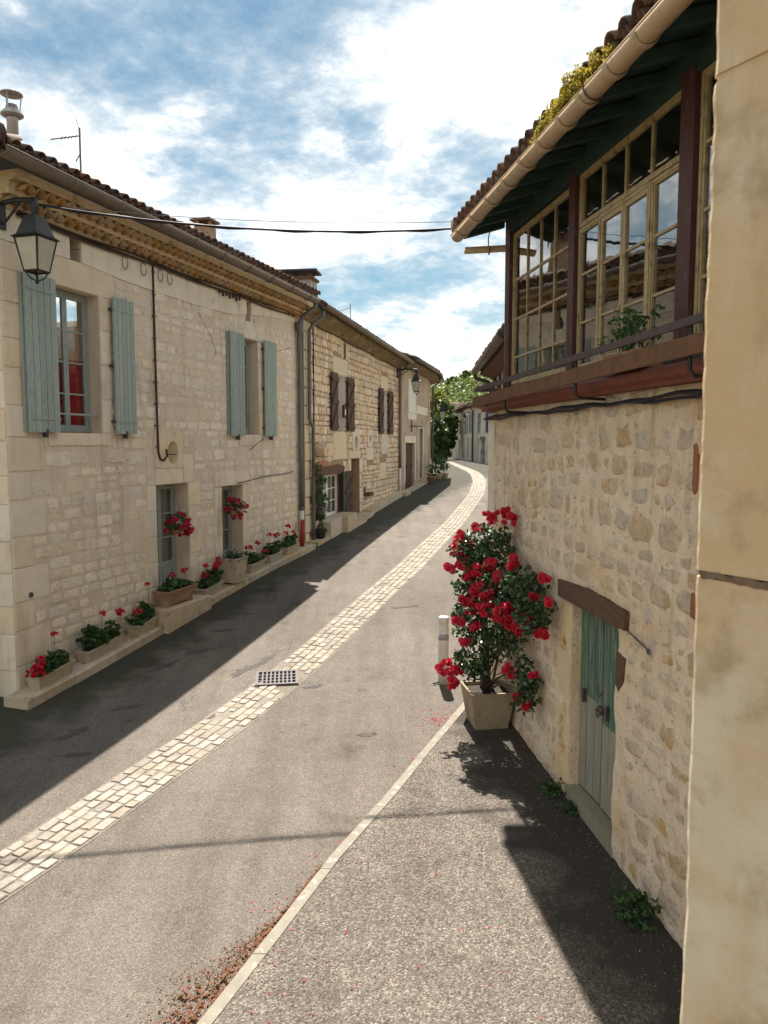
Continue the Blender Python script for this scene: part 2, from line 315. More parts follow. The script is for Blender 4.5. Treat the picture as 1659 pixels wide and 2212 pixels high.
hr_stone = mat('rubble_limestone', streak=((.33, .22, .11), .65), c1=(.70, .555, .405), c2=(.60, .465, .33), scale=10, c3=(.58, .39, .20), s3=2.4, t3=(.54, .68), isl=.09, bump=1.0, bscale=20, bdist=.04, c4=(.44, .35, .26), s4=17, t4=(.52, .68))
pier_m = mat('smooth_buff_stone', streak=((.36, .25, .13), .8), c1=(.65, .545, .40), c2=(.56, .455, .32), scale=7, c3=(.56, .40, .225), s3=2.6, t3=(.45, .62), bump=.5, bscale=25, bdist=.01, c4=(.42, .31, .185), s4=7, t4=(.52, .68))
pier_joint = mat('brown_stone_joint', (.21, .14, .09), (.13, .085, .055), 30, bump=.5)
jamb_m = mat('ochre_jamb_stone', (.64, .50, .32), (.58, .44, .27), 6, c3=(.30, .165, .075), s3=4, t3=(.6, .75), isl=.06, bump=.35, bscale=35)
green_m = mat('flaking_green_paint', (.06, .12, .078), (.085, .145, .10), 10, streak=((.28, .26, .20), .85), c3=(.25, .235, .185), s3=6, t3=(.53, .66), rough=.8, bump=.4, bscale=30, stretch=(5, 5, .45), isl=.1)
greenlow_m = mat('bare_grey_wood', (.30, .275, .215), (.22, .20, .15), 10, c3=(.12, .17, .11), s3=6, t3=(.6, .7), rough=.85, bump=.4, bscale=30, stretch=(5, 5, .4), isl=.08)
concrete_m = mat('grey_concrete', (.36, .345, .31), (.30, .285, .25), 8, bump=.3)
cream_m = mat('cream_sash_paint', (.40, .31, .17), (.33, .25, .135), 14, c3=(.19, .13, .075), s3=10, t3=(.54, .66), rough=.6, bump=.2)
post_m = mat('oxblood_post_paint', (.085, .034, .027), (.055, .025, .022), 9, c3=(.16, .10, .09), s3=7, t3=(.6, .72), rough=.6, bump=.2, stretch=(4, 4, .8))
redledge_m = mat('red_ledge_paint', (.215, .066, .042), (.165, .052, .034), 8, c3=(.12, .06, .05), s3=5, t3=(.58, .7), rough=.6, bump=.25)
rail_m = mat('grey_worn_rail', (.085, .060, .055), (.055, .042, .04), 18, rough=.6, bump=.3)
board_m = mat('rust_brown_board', (.16, .075, .035), (.10, .05, .028), 9, rough=.75, bump=.35)
soffit_m = mat('dark_green_paint', (.032, .062, .052), (.022, .045, .04), 6, rough=.7, bump=.2)
pvc_tan = mat('sand_plastic_gutter', (.50, .37, .24), (.45, .325, .205), 7, c3=(.34, .24, .15), s3=9, t3=(.56, .72), streak=((.27, .19, .11), .6), rough=.55, spec=.4)
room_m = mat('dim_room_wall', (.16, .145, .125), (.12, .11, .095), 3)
trough_m = mat('cast_stone_trough', (.46, .385, .28), (.385, .32, .23), 9, c3=(.21, .18, .12), s3=6, t3=(.58, .72), bump=.35, bscale=60, isl=.06)
terra_m = mat('weathered_terracotta', (.31, .165, .09), (.25, .15, .09), 9, c3=(.36, .27, .19), s3=5, bump=.35)
soil_m = mat('dark_soil', (.028, .022, .017), (.05, .038, .028), 40, bump=.8, bscale=60)
bark_m = mat('grey_brown_bark', (.12, .09, .065), (.07, .052, .04), 20, bump=.6, bscale=40)
plastic_w = mat('off_white_plastic', (.62, .59, .53), (.56, .53, .47), 6, rough=.5, spec=.4)
plastic_g = mat('grey_band', (.30, .29, .27), None, rough=.4)
red_pipe = mat('faded_red_plastic', (.33, .035, .028), (.27, .03, .025), 8, rough=.5)
steel = mat('stainless_steel', (.40, .375, .35), (.34, .315, .30), 4, rough=.42, metal=.6)
milk = mat('milky_glass', (.42, .385, .29), (.36, .33, .245), 5, c3=(.25, .20, .12), s3=6, t3=(.6, .75), rough=.35, spec=.5)
cable_m = mat('black_cable', (.018, .018, .024), None, rough=.55)
old_wire = mat('brown_wire', (.06, .035, .025), (.04, .025, .02), 12, rough=.7)
blue_cloth = mat('deep_blue_shutter', (.025, .035, .22), (.02, .03, .17), 5, rough=.7)
glass = glass_mat('window_glass', (.90, .91, .90), .03, .03)
glass_log = glass_mat('loggia_glass', (.88, .90, .88), .010, .20)
leaf_ger = leaf_mat('geranium_leaf', (.035, .085, .025), (.07, .14, .04))
leaf_rose = leaf_mat('rose_leaf', (.018, .042, .02), (.075, .125, .04), rough=.28, trans=.28, spec=.6)
leaf_tree = leaf_mat('tree_leaf', (.05, .10, .022), (.10, .16, .035))
leaf_dark = leaf_mat('dark_tree_leaf', (.03, .065, .02), (.07, .125, .035), trans=.3)
leaf_yel = leaf_mat('yellow_green_leaf', (.16, .19, .03), (.26, .26, .04))
leaf_wood = leaf_mat('wood_leaf', (.07, .12, .028), (.19, .22, .06))
leaf_spike = leaf_mat('strap_leaf', (.03, .06, .03), (.05, .09, .045), rough=.35)
moss_m = leaf_mat('yellow_moss', (.40, .32, .05), (.26, .22, .04), rough=.8, trans=.45, spec=.1)
petal_red = leaf_mat('scarlet_petal', (.40, .006, .018), (.66, .028, .055), rough=.5, trans=.3, spec=.3)
petal_pink = leaf_mat('crimson_pink_petal', (.42, .012, .05), (.55, .03, .09), rough=.55, trans=.3, spec=.2)
petal_rose = leaf_mat('pale_pink_petal', (.62, .25, .26), (.7, .36, .34), rough=.55, trans=.3, spec=.2)
litter_m = leaf_mat('dry_litter', (.20, .08, .045), (.13, .085, .05), rough=.9, trans=.1, spec=.1)
stem_m = mat('green_stem', (.07, .11, .04), (.05, .08, .03), 20)

# ------------------------------------------------------------------ shape functions for masonry
def stone_piece(mb, F, poly, w0, w1, inset, r):
    cu = sum(p[0] for p in poly) / len(poly); cv = sum(p[1] for p in poly) / len(poly); n = len(poly)
    dc = F.disp(cu, cv); a = [F.at(u, v, w0 + dc) for u, v in poly]
    b = []
    for u, v in poly:
        L = math.hypot(u - cu, v - cv); k = max(.3, 1 - inset / max(L, 1e-4))
        b.append(F.at(cu + (u - cu) * k, cv + (v - cv) * k, w1 + dc + r.uniform(-.25, .15) * (w1 - min(w0, 0)) * .5))
    c = [F.at(cu, cv, w1 + dc + .15 * (w1 - w0))]
    fs = [(i, (i + 1) % n, n + (i + 1) % n, n + i) for i in range(n)] + [(n + i, n + (i + 1) % n, 2 * n) for i in range(n)]
    if F.flip: fs = [f[::-1] for f in fs]
    mb.add(a + b + c, fs)
def rough_poly(u0, u1, v0, v1, r, cut=.22, jit=.07):
    w, h = u1 - u0, v1 - v0; m = min(w, h); c = [m * cut * r.uniform(.4, 1.3) for _ in range(8)]; j = lambda: m * jit * r.uniform(-1, 1)
    P = [(u0 + c[0], v0), (u1 - c[1], v0), (u1, v0 + c[2]), (u1, v1 - c[3]), (u1 - c[4], v1), (u0 + c[5], v1), (u0, v1 - c[6]), (u0, v0 + c[7])]
    return [(a + j(), b + j()) for a, b in P]
def free_spans(u0, u1, va, vb, excl):
    s = [(u0, u1)]
    for a, b, c, d in excl:
        if d <= va + .01 or c >= vb - .01: continue
        n = []
        for x, y in s:
            if b <= x or a >= y: n.append((x, y)); continue
            if a > x: n.append((x, a))
            if b < y: n.append((b, y))
        s = n
    return s
def lay_stones(F, u0, u1, v0, v1, excl, hr, wr, joint, seed, cut=.22, jit=.07, drop=0.0, vfloor=None, wob=.0):
    r = random.Random(seed); out = []; v = v0
    while v < v1 - .05:
        h = min(r.uniform(*hr), v1 - v)
        if v1 - v - h < .07: h = v1 - v
        for a, b in free_spans(u0, u1, v, v + h, excl):
            u = a
            while u < b - .04:
                w = r.uniform(*wr) * (.8 + .4 * h / hr[1])
                if b - u - w < wr[0] * .6: w = b - u
                if w > .05 and r.random() >= drop:
                    dv = wob * math.sin(u * 1.7 + v * 3) ; g = joint / 2
                    if vfloor is None or v + h > vfloor(u) + .03:
                        if h > hr[1] * .8 and w < wr[1] * .6 and r.random() < .35:
                            hm = h * r.uniform(.4, .6)
                            out.append(rough_poly(u + g, u + w - g, v + g + dv, v + hm - g + dv, r, cut, jit)); out.append(rough_poly(u + g, u + w - g, v + hm + g + dv, v + h - g + dv, r, cut, jit))
                        else: out.append(rough_poly(u + g, u + w - g, v + g + dv, v + h - g + dv, r, cut, jit))
                u += w
        v += h
    return out, r
def stone_field(parent, F, polys, r, w1, material, limit=300, inset=.012, name='stone', w0=-.012):
    def size(p):
        us = [q[0] for q in p]; vs_ = [q[1] for q in p]; c = F.at(sum(us) / len(us), sum(vs_) / len(vs_), 0)
        return -(max(us) - min(us)) * (max(vs_) - min(vs_)) / c.length_squared ** 1.5
    polys.sort(key=size)
    for p in polys[:limit]:
        mb = MB(); stone_piece(mb, F, p, w0, w1 * r.uniform(.6, 1.3), inset, r); build(name, mb, material, parent, fix=False)
    if len(polys) > limit:
        mb = MB()
        for p in polys[limit:]: stone_piece(mb, F, p, w0, w1 * r.uniform(.6, 1.3), inset, r)
        stuff(build(name + '_work', mb, material, parent, fix=False))
def dressed(parent, F, rects, material, w1=.012, seed=1, name='dressed_stone', joint=.008):
    r = random.Random(seed)
    for a, b, c, d in rects:
        mb = MB(); g = joint / 2; stone_piece(mb, F, rough_poly(a + g, b - g, c + g, d - g, r, .035, .012), -.012, w1 * r.uniform(.8, 1.2), .012, r); build(name, mb, material, parent, fix=False)
def oval_stone(parent, F, u0, u1, v0, v1, cu, cv, ru, rv, depth, material, w1=.014):
    n = 32; mb = MB(); O = []; I = []
    for k in range(n):
        a = 2 * math.pi * k / n; x, y = math.cos(a), math.sin(a); I.append((cu + ru * x, cv + rv * y))
        t = min(((u1 - cu) if x > 0 else (cu - u0)) / max(abs(x), 1e-6), ((v1 - cv) if y > 0 else (cv - v0)) / max(abs(y), 1e-6)); O.append((cu + x * t, cv + y * t))
    vs_ = [F.at(u, v, -.01) for u, v in O] + [F.at(u, v, w1) for u, v in O] + [F.at(u, v, w1) for u, v in I] + [F.at(u, v, -depth) for u, v in I]
    fs = []
    for q in range(3):
        for k in range(n): fs.append((q * n + k, q * n + (k + 1) % n, (q + 1) * n + (k + 1) % n, (q + 1) * n + k))
    mb.add(vs_, fs); return build('oval_surround', mb, material, parent)

def wall_sheet(mb, F, u0, u1, v0, v1, openings, thick, vtop=None):
    """front face with real openings, reveals and back face; w = 0 is the street face"""
    us = sorted({u0, u1, *[x for o in openings for x in o[:2]]}); vs_ = sorted({v0, v1, *[x for o in openings for x in o[2:4]]})
    us = [u for u in us if u0 <= u <= u1]; vs_ = [v for v in vs_ if v0 <= v <= v1]
    hard_u, hard_v = set(us), set(vs_)
    if F.amp:
        def dense(a, st): return sorted({round(x, 5) for p, q in zip(a, a[1:]) for x in np.linspace(p, q, max(2, int((q - p) / st) + 2))[:-1]} | set(a))
        us, vs_ = dense(us, .085), dense([v for v in vs_], .085)
    def solid(i, j):
        if i < 0 or j < 0 or i >= len(us) - 1 or j >= len(vs_) - 1: return False
        cu, cv = (us[i] + us[i + 1]) / 2, (vs_[j] + vs_[j + 1]) / 2
        return not any(a < cu < b and c < cv < d for a, b, c, d in openings)
    T = (lambda u, v: v + (vtop(u) if v == v1 and vtop else 0))
    for i in range(len(us) - 1):
        for j in range(len(vs_) - 1):
            if not solid(i, j): continue
            a, b, c, d = us[i], us[i + 1], vs_[j], vs_[j + 1]
            Q = lambda u, v, w: F.at(u, T(u, v), w + (F.disp(u, v) if w == 0 else 0))
            mb.add([Q(a, c, 0), Q(b, c, 0), Q(b, d, 0), Q(a, d, 0)], [(0, 1, 2, 3)]); mb.add([Q(a, c, -thick), Q(b, c, -thick), Q(b, d, -thick), Q(a, d, -thick)], [(3, 2, 1, 0)])
            for (x, y, p, q) in ((i - 1, j, (a, c), (a, d)), (i + 1, j, (b, c), (b, d)), (i, j - 1, (a, c), (b, c)), (i, j + 1, (a, d), (b, d))):
                if not solid(x, y): mb.add([Q(*p, 0), Q(*q, 0), Q(*q, -thick), Q(*p, -thick)], [(0, 1, 2, 3)])
def body(mb, F, u0, u1, v0, v1, depth, thick, openings, vtop=None):
    wall_sheet(mb, F, u0, u1, v0, v1, openings, thick, vtop)
    t = vtop or (lambda u: 0)
    for a, b in ((u0, u0 + .3), (u1 - .3, u1)): mb.para(F.at(a, v0, -thick - .002), F.d * (b - a), Vector((0, 0, v1 - v0 + min(t(a), t(b)))), F.n * -(depth - thick))
    mb.para(F.at(u0 + .302, v0, -depth), F.d * (u1 - u0 - .604), Vector((0, 0, v1 - v0 + min(t(u0), t(u1)))), F.n * .3)

# roof tiles
def tile_mesh(name, r=.088, L=.45, taper=.82, th=.014, n=6, up=True):
    v = []; f = []
    for yi, (y, k) in enumerate(((0, 1.0), (L, taper))):
        for rr in (r * k, r * k - th):
            for i in range(n + 1):
                a = math.pi * i / n; v.append((rr * math.cos(a), y, (rr * math.sin(a)) * (1 if up else -1)))
    m = n + 1
    for i in range(n):
        f += [(i, i + 1, 2 * m + i + 1, 2 * m + i), (m + i + 1, m + i, 3 * m + i, 3 * m + i + 1), (i + 1, i, m + i, m + i + 1), (2 * m + i, 2 * m + i + 1, 3 * m + i + 1, 3 * m + i)]
    f += [(0, 2 * m, 3 * m, m), (n, m + n, 3 * m + n, 2 * m + n)]
    me = mesh(name, v, f, tile_m, True); fixn(me); return me, np.array(v), f
TILE_UP = tile_mesh('cover_tile_mesh'); TILE_DN = tile_mesh('channel_tile_mesh', up=False)
def roof(parent, F, u0, u1, w_e, v_e, depth, slope, tilt=0.0, rows_obj=2, hip0=False, hip1=False, seed=1, pitch=.205, uvis=None, deck=True, rows_max=99):
    """mono-pitch of canal tiles; w_e eave offset, v_e eave height at u=0, tilt = dv/du"""
    r = random.Random(seed); th = math.atan(slope); ln = math.hypot(1, slope)
    X = F.d.copy(); X.z = tilt; X.normalize(); Y = (-F.n + Vector((0, 0, slope))).normalized()
    if X.cross(Y).z < 0: X = -X
    Z = X.cross(Y).normalized(); R = Matrix((X, Y, Z)).transposed()
    rf = None
    mb = MB()
    o = F.at(u0, v_e + tilt * u0 - .075, w_e - .02)
    if hip0 or hip1:
        a, b = F.at(u0, v_e + tilt * u0 - .03, w_e - .02), F.at(u1, v_e + tilt * u1 - .03, w_e - .02)
        c = F.at(u1 - (depth if hip1 else 0), v_e + tilt * u1 - .03 + slope * depth, w_e - depth); d = F.at(u0 + (depth if hip0 else 0), v_e + tilt * u0 - .03 + slope * depth, w_e - depth)
        dn = Vector((0, 0, -.05)); vv = [a, b, c, d]; mb.add(vv + [x + dn for x in vv], [(0, 1, 2, 3), (7, 6, 5, 4), (0, 4, 5, 1), (1, 5, 6, 2), (2, 6, 7, 3), (3, 7, 4, 0)])
    else: mb.para(o, F.d * (u1 - u0) + Vector((0, 0, tilt * (u1 - u0))), (-F.n + Vector((0, 0, slope))) * depth, Vector((0, 0, .05)))
    rf = build('roof', mb, deck_m, parent)
    n = int((u1 - u0) / pitch); big_v = []; big_f = []
    for i in range(n + 1):
        u = u0 + .06 + i * (u1 - u0 - .12) / n
        lim = depth
        if hip0: lim = min(lim, u - u0)
        if hip1: lim = min(lim, u1 - u)
        nr = min(rows_max, max(1, int(lim * ln / .34)))
        for k in range(nr):
            s = k * .34 / ln; base = F.at(u, v_e + tilt * u + slope * s + r.uniform(-.006, .006) + .0, w_e + .04 - s - r.uniform(0, .015))
            vis = uvis is None or uvis[0] <= u <= uvis[1]
            rot = R @ Matrix.Rotation(r.uniform(-.04, .04), 3, 'Z')
            for kind, (me, va, fa) in (('roof_tile', TILE_UP), ('channel_tile', TILE_DN)):
                if kind == 'channel_tile':
                    if k > 0 or i == n: continue
                    p = base + F.d * (u1 - u0 - .12) / n * .5 + Vector((0, 0, .028))
                else: p = base + Vector((0, 0, .008 + .012 * (k > 0)))
                if vis and k < rows_obj:
                    ob = link(kind, me, rf, p); ob.rotation_euler = rot.to_euler()
                else:
                    big_v.append(va @ np.array(rot).T + np.array(p))
                    big_f.append(fa)
    if big_v:
        allv = np.vstack(big_v); fs = []; off = 0
        for va, fa in zip(big_v, big_f): fs += [tuple(off + q for q in f_) for f_ in fa]; off += len(va)
        c = allv.mean(0); me = mesh('tile_rows', (allv - c).tolist(), fs, tile_m, True); stuff(link('tile_rows', me, rf, c))
    return rf

def half_gutter(mb, F, u0, u1, w, v0, v1, r, th=.006, n=8):
    prof = [(w + r * math.cos(math.pi + math.pi * k / n), r * math.sin(math.pi + math.pi * k / n)) for k in range(n + 1)]
    prof += [(w + (r - th) * math.cos(2 * math.pi - math.pi * k / n), (r - th) * math.sin(2 * math.pi - math.pi * k / n)) for k in range(n + 1)]
    mb.sweep(F, prof, u0, u1, v0, v1)
def gutter(parent, F, u0, u1, w, v0, v1, r, material, rings, ring_r=1.12, name='gutter'):
    mb = MB(); half_gutter(mb, F, u0, u1, w, v0, v1, r); g = build(name, mb, material, parent, True)
    mb = MB(); vr = lambda u: v0 + (v1 - v0) * (u - u0) / (u1 - u0)
    mb.tube([F.at(u0, v0 + .004, w + r), F.at(u1, v1 + .004, w + r)], .009, 6); build('rolled_edge', mb, material, g)
    for u in rings: mb = MB(); half_gutter(mb, F, u - .03, u + .03, w, vr(u) - .001, vr(u) - .001, r * ring_r, .008); build('gutter_joint', mb, material, g)
    return g

def shutter(parent, F, u0, u1, v0, v1, w, material, planks=5, hinge_side=0, bars=True, brace=False, thick=.03, hw=None, name='shutter'):
    mb = MB()
    for f in (.14, .84): mb.fb(F, u0 + .02, u1 - .02, v0 + (v1 - v0) * f, v0 + (v1 - v0) * f + .09, w - .014, w - .001)
    s = build(name, mb, material, parent); wd = (u1 - u0) / planks
    for i in range(planks): mb = MB(); dw = U(-.002, .002); mb.fb(F, u0 + i * wd + .004, u0 + (i + 1) * wd - .004, v0 + U(-.004, .004), v1 + U(-.004, .004), w + dw, w + thick + dw); build('plank', mb, material, s)
    if bars:
        for f in (.08, .9):
            mb = MB(); mb.fb(F, u0 + .03, u1 - .03, v0 + (v1 - v0) * f, v0 + (v1 - v0) * f + .03, w + thick + .002, w + thick + .008); build('strap', mb, hw or material, s)
    if brace:
        for f in (.08, .5, .88): mb = MB(); mb.fb(F, u0 + .01, u1 - .01, v0 + (v1 - v0) * f - .05, v0 + (v1 - v0) * f + .05, w + thick + .001, w + thick + .025); build('batten', mb, material, s)
        for a, b in ((.12, .46), (.54, .84)):
            mb = MB(); va, vb = v0 + (v1 - v0) * a, v0 + (v1 - v0) * b; mb.prism(F, [(u0 + .04, va), (u0 + .12, va), (u1 - .04, vb), (u1 - .12, vb)], w + thick + .002, w + thick + .022); build('brace', mb, material, s)
    e = u0 if hinge_side else u1
    for f in (.09, .5, .91): mb = MB(); mb.fb(F, e - .035, e + .035, v0 + (v1 - v0) * f - .018, v0 + (v1 - v0) * f + .018, .0, w + .012); build('hinge', mb, hw or iron, s)
    return s
def window(parent, F, u0, u1, v0, v1, w, material, cols, rows, leaves=2, fw=.05, sw=.045, bar=.022, name='window', panel=0.0, curtain=None, gmat=None, rowv=None, colu=None, sash_mat=None):
    gm = gmat or glass; mb = MB()
    for a, b, c, d in ((u0, u0 + fw, v0, v1), (u1 - fw, u1, v0, v1), (u0 + fw, u1 - fw, v1 - fw, v1), (u0 + fw, u1 - fw, v0, v0 + fw)): mb.fb(F, a, b, c, d, w - .06, w)
    win = build(name, mb, material, parent); a0, a1, b0, b1 = u0 + fw, u1 - fw, v0 + fw, v1 - fw; lw = (a1 - a0) / leaves; sm = sash_mat or material
    for l in range(leaves):
        x0, x1 = a0 + l * lw + .003, a0 + (l + 1) * lw - .003; mb = MB(); d0 = w - .045; d1 = w - .008
        for p in ((x0, x0 + sw, b0, b1), (x1 - sw, x1, b0, b1), (x0 + sw, x1 - sw, b1 - sw, b1), (x0 + sw, x1 - sw, b0, b0 + sw)): mb.fb(F, *p, d0, d1)
        g0, g1, h0, h1 = x0 + sw, x1 - sw, b0 + sw + panel, b1 - sw
        if panel:
            mb.fb(F, g0, g1, h0 - .05, h0, d0, d1); mb.fb(F, g0, g1, b0 + sw, h0 - .05, d0 + .008, d1 - .02); mb.fb(F, g0 + .04, g1 - .04, b0 + sw + .04, h0 - .09, d1 - .018, d1 - .008)
        rv = [h0 + (h1 - h0) * k / rows for k in range(rows + 1)] if rowv is None else [h0] + list(rowv) + [h1]; cu = [g0 + (g1 - g0) * k / cols for k in range(cols + 1)] if colu is None else [g0] + list(colu) + [g1]
        for v in rv[1:-1]: mb.fb(F, g0, g1, v - bar / 2, v + bar / 2, d0 + .006, d1 - .004)
        for u in cu[1:-1]: mb.fb(F, u - bar / 2, u + bar / 2, h0, h1, d0 + .004, d1 - .002)
        build('sash', mb, sm, win)
        for i in range(len(cu) - 1):
            for j in range(len(rv) - 1):
                mb = MB(); mb.fb(F, cu[i] + bar / 2 - .004, cu[i + 1] - bar / 2 + .004, rv[j] + bar / 2 - .004, rv[j + 1] - bar / 2 + .004, w - .028, w - .024)
                dx = U(-.0035, .0035); build('pane', mb, gm, win)
    if curtain:
        cm, c0, c1 = curtain; n = 24; mb = MB(); vs_ = []
        for k in range(n + 1): u = a0 + (a1 - a0) * k / n; ww = w - .085 + .012 * math.sin(k * 1.9) ; vs_ += [F.at(u, c0, ww), F.at(u, c1, ww)]
        mb.add(vs_, [(2 * k, 2 * k + 2, 2 * k + 3, 2 * k + 1) for k in range(n)]); build('curtain', mb, cm, win, True)
    return win
def plank_door(parent, F, u0, u1, v0, v1, w, material, planks, battens=True, name='door', fold=0, lower=None, split=None):
    mb = MB(); mb.fb(F, u0, u1, v0, v1, w - .05, w - .026); d = build(name, mb, material, parent); wd = (u1 - u0) / planks
    for i in range(planks):
        if lower:
            m_ = split + U(-.08, .08); mb = MB(); mb.fb(F, u0 + i * wd + .004, u0 + (i + 1) * wd - .004, m_, v1, w - .025, w + U(-.003, .003)); build('plank', mb, material, d)
            mb = MB(); mb.fb(F, u0 + i * wd + .004, u0 + (i + 1) * wd - .004, v0, m_, w - .025, w + U(-.003, .003)); build('plank', mb, lower, d)
        else: mb = MB(); mb.fb(F, u0 + i * wd + .004, u0 + (i + 1) * wd - .004, v0, v1, w - .025, w + U(-.003, .003)); build('plank', mb, material, d)
    if battens:
        for f in (.12, .82): mb = MB(); mb.fb(F, u0 + .03, u1 - .03, v0 + (v1 - v0) * f, v0 + (v1 - v0) * f + .1, w + .004, w + .02); build('batten', mb, material, d)
    mb = MB(); mb.fb(F, u1 - .14, u1 - .11, v0 + (v1 - v0) * .48, v0 + (v1 - v0) * .55, w + .003, w + .035); build('handle', mb, iron, d)
    return d

# foliage
def leaf_cloud(mb_v, mb_f, C, size, r, up=.3, shape='leaf', droop=0.0):
    N = len(C)
    if N == 0: return
    nr = r.normal(size=(N, 3)); nr[:, 2] += up * 2; nr /= np.linalg.norm(nr, axis=1)[:, None]
    t = r.normal(size=(N, 3)); t[:, 2] -= droop; t -= nr * (t * nr).sum(1)[:, None]; t /= np.linalg.norm(t, axis=1)[:, None] + 1e-9; b = np.cross(nr, t)
    s = size * r.uniform(.65, 1.25, N)[:, None]
    T = {'leaf': [(-.5, 0, 0), (-.15, .28, .05), (.2, .24, .04), (.5, 0, -.05), (.2, -.24, .04), (-.15, -.28, .05)],
         'quad': [(-.5, 0, 0), (0, .36, .04), (.5, 0, 0), (0, -.36, .04)],
         'round': [(.5 * math.cos(a), .5 * math.sin(a), .1 * (k % 2)) for k, a in enumerate(np.linspace(0, 2 * math.pi, 8)[:-1])],
         'petal': [(-.45, 0, 0), (-.1, .38, .1), (.4, .3, .05), (.5, 0, -.03), (.4, -.3, .05), (-.1, -.38, .1)]}[shape]
    V = np.stack([C + s * (a * t + c * b + e * nr) for a, c, e in T], 1).reshape(-1, 3); k = len(T); off = sum(len(x) for x in mb_v)
    mb_v.append(V); mb_f += [tuple(range(off + i * k, off + i * k + k)) for i in range(N)]
def cloud_obj(name, lv, lf, material, parent, base=False):
    A = np.vstack(lv); c = A.mean(0)
    if parent is None: c[2] = A[:, 2].min()
    return link(name, mesh(name, (A - c).tolist(), lf, material), parent, c)
def ball(r, c, R, n, shell=.35):
    d = r.normal(size=(n, 3)); d /= np.linalg.norm(d, axis=1)[:, None]; return np.array(c) + d * (np.array(R) * (shell + (1 - shell) * r.uniform(0, 1, (n, 1)) ** .5))
def bloom_mesh(name, R, n, psize, material, seed, kind='rose'):
    r = np.random.default_rng(seed); v = []; f = []
    rings = ((.22, 4, 1.15), (.42, 6, .8), (.62, 7, .45), (.78, 8, .1)) if kind == 'rose' else None
    if rings:
        for rr, k, el in rings:
            for i in range(k):
                a = 2 * math.pi * (i + r.uniform(-.2, .2)) / k + rr * 5; e = el + r.uniform(-.1, .1); dirv = np.array([math.cos(a) * math.cos(e), math.sin(a) * math.cos(e), math.sin(e)]); side = np.array([-math.sin(a), math.cos(a), 0]); upv = np.cross(dirv, side)
                o = len(v); Lp = R * (rr + .22); wd = R * .66
                v += [tuple(dirv * Lp * .1), tuple(dirv * Lp * .55 + side * wd * .6 + np.array([0, 0, R * .1])), tuple(dirv * Lp + side * wd * .45 + np.array([0, 0, R * .06])), tuple(dirv * Lp * 1.08), tuple(dirv * Lp - side * wd * .45 + np.array([0, 0, R * .06])), tuple(dirv * Lp * .55 - side * wd * .6 + np.array([0, 0, R * .1]))]
                f.append(tuple(range(o, o + 6)))
    else:
        lv = []; d = r.normal(size=(n, 3)); d[:, 2] = np.abs(d[:, 2]) * .8 - .15; d /= np.linalg.norm(d, axis=1)[:, None]
        leaf_cloud(lv, f, d * R * r.uniform(.6, 1, (n, 1)), psize, r, .2, 'petal'); v = np.vstack(lv).tolist()
    return mesh(name, v, f, material)
ROSE = [bloom_mesh('rose_bloom_mesh', .048, 0, 0, petal_red, k) for k in range(3)]
GER = [bloom_mesh('geranium_head_mesh', .055, 26, .045, petal_red, 10 + k, 'ger') for k in range(2)]
GERP = [bloom_mesh('pink_geranium_head_mesh', .055, 26, .045, petal_pink, 20 + k, 'ger') for k in range(2)]
def bloom(parent, meshes, p, s=1.0, name='bloom', face=None):
    o = link(name, meshes[int(rng.integers(len(meshes)))], parent, p); o.scale = (s, s, s)
    o.rotation_euler = (U(-.9, .9), U(-.9, .9), U(0, 6.28)) if face is None else face; return o

# ------------------------------------------------------------------ the ground
H1 = Frame((-4.61, 9.87), 17.47, 1); H2 = Frame((-1.477, 20.36), 12.9, 1); H3 = Frame((.75, 29.7), 13.0, 1)
HR = Frame((2.04, 5.02), -8.92, -1); H1.amp = .007; HR.amp = .02
def ground_sheet(name, xs, ys, dz, material, xfun=None):
    mb = MB(); nx = len(xs)
    vs_ = [((xfun(x, y) if xfun else x), y, gz(y) + dz) for y in ys for x in xs]
    mb.add(vs_, [(j * nx + i, j * nx + i + 1, (j + 1) * nx + i + 1, (j + 1) * nx + i) for j in range(len(ys) - 1) for i in range(nx - 1)]); return build(name, mb, material, fix=False)
struct(ground_sheet('ground', [-2500, -60, -20, 0, 20, 60, 2500], [-300, -40, -20, -10] + list(np.arange(-6, 45, 1.5)) + [50, 60, 90, 140, 300, 900, 3000], -.012, earth))
def road_l(y): return min(-9.0, -9.0) if y < 9.0 else -4.9 + (y - 9) * .31 if y < 20 else -1.6 + (y - 20) * .23 if y < 35 else 1.9 + (y - 35) * .03
def road_r(y): return 5.5 if y < 20 else 5.5 + (y - 20) * .09 if y < 50 else 8.2
ys = sorted(set([round(v, 2) for v in np.arange(-8, 60, .5)] + [8.99, 65, 75, 90, 110, 130]))
road = struct(ground_sheet('road', [0, .15, .3, .45, .6, .75, .9, 1.0], ys, 0.0, asphalt, lambda t, y: road_l(y) - .4 + (road_r(y) - road_l(y) + .4) * t))
# pavement beside the right-hand building, with its kerb
KERB = [(-2.9, .2), (-2.05, 2.2), (-1.12, 4.48), (-.87, 5.09), (-.49, 6.05), (0.0, 7.1), (.38, 8.0), (.74, 8.8), (1.05, 9.5)]
kx = lambda y: float(np.interp(y, [k[1] for k in KERB], [k[0] for k in KERB]))
wallx = lambda y: 2.04 - .157 * (y - 5.02)
def pave_z(y): return gz(y) + .10
mb = MB(); ys2 = list(np.arange(.2, 9.46, .3)) + [9.5]; vs_ = []
for y in ys2:
    for t in (0, .25, .5, .75, 1): x0, x1 = kx(y) + .125, wallx(y) + .1; vs_.append((x0 + (x1 - x0) * t, y, pave_z(y) + .02 * t))
mb.add(vs_, [(j * 5 + i, j * 5 + i + 1, (j + 1) * 5 + i + 1, (j + 1) * 5 + i) for j in range(len(ys2) - 1) for i in range(4)])
pave = struct(build('pavement', mb, pavement_m, fix=False))
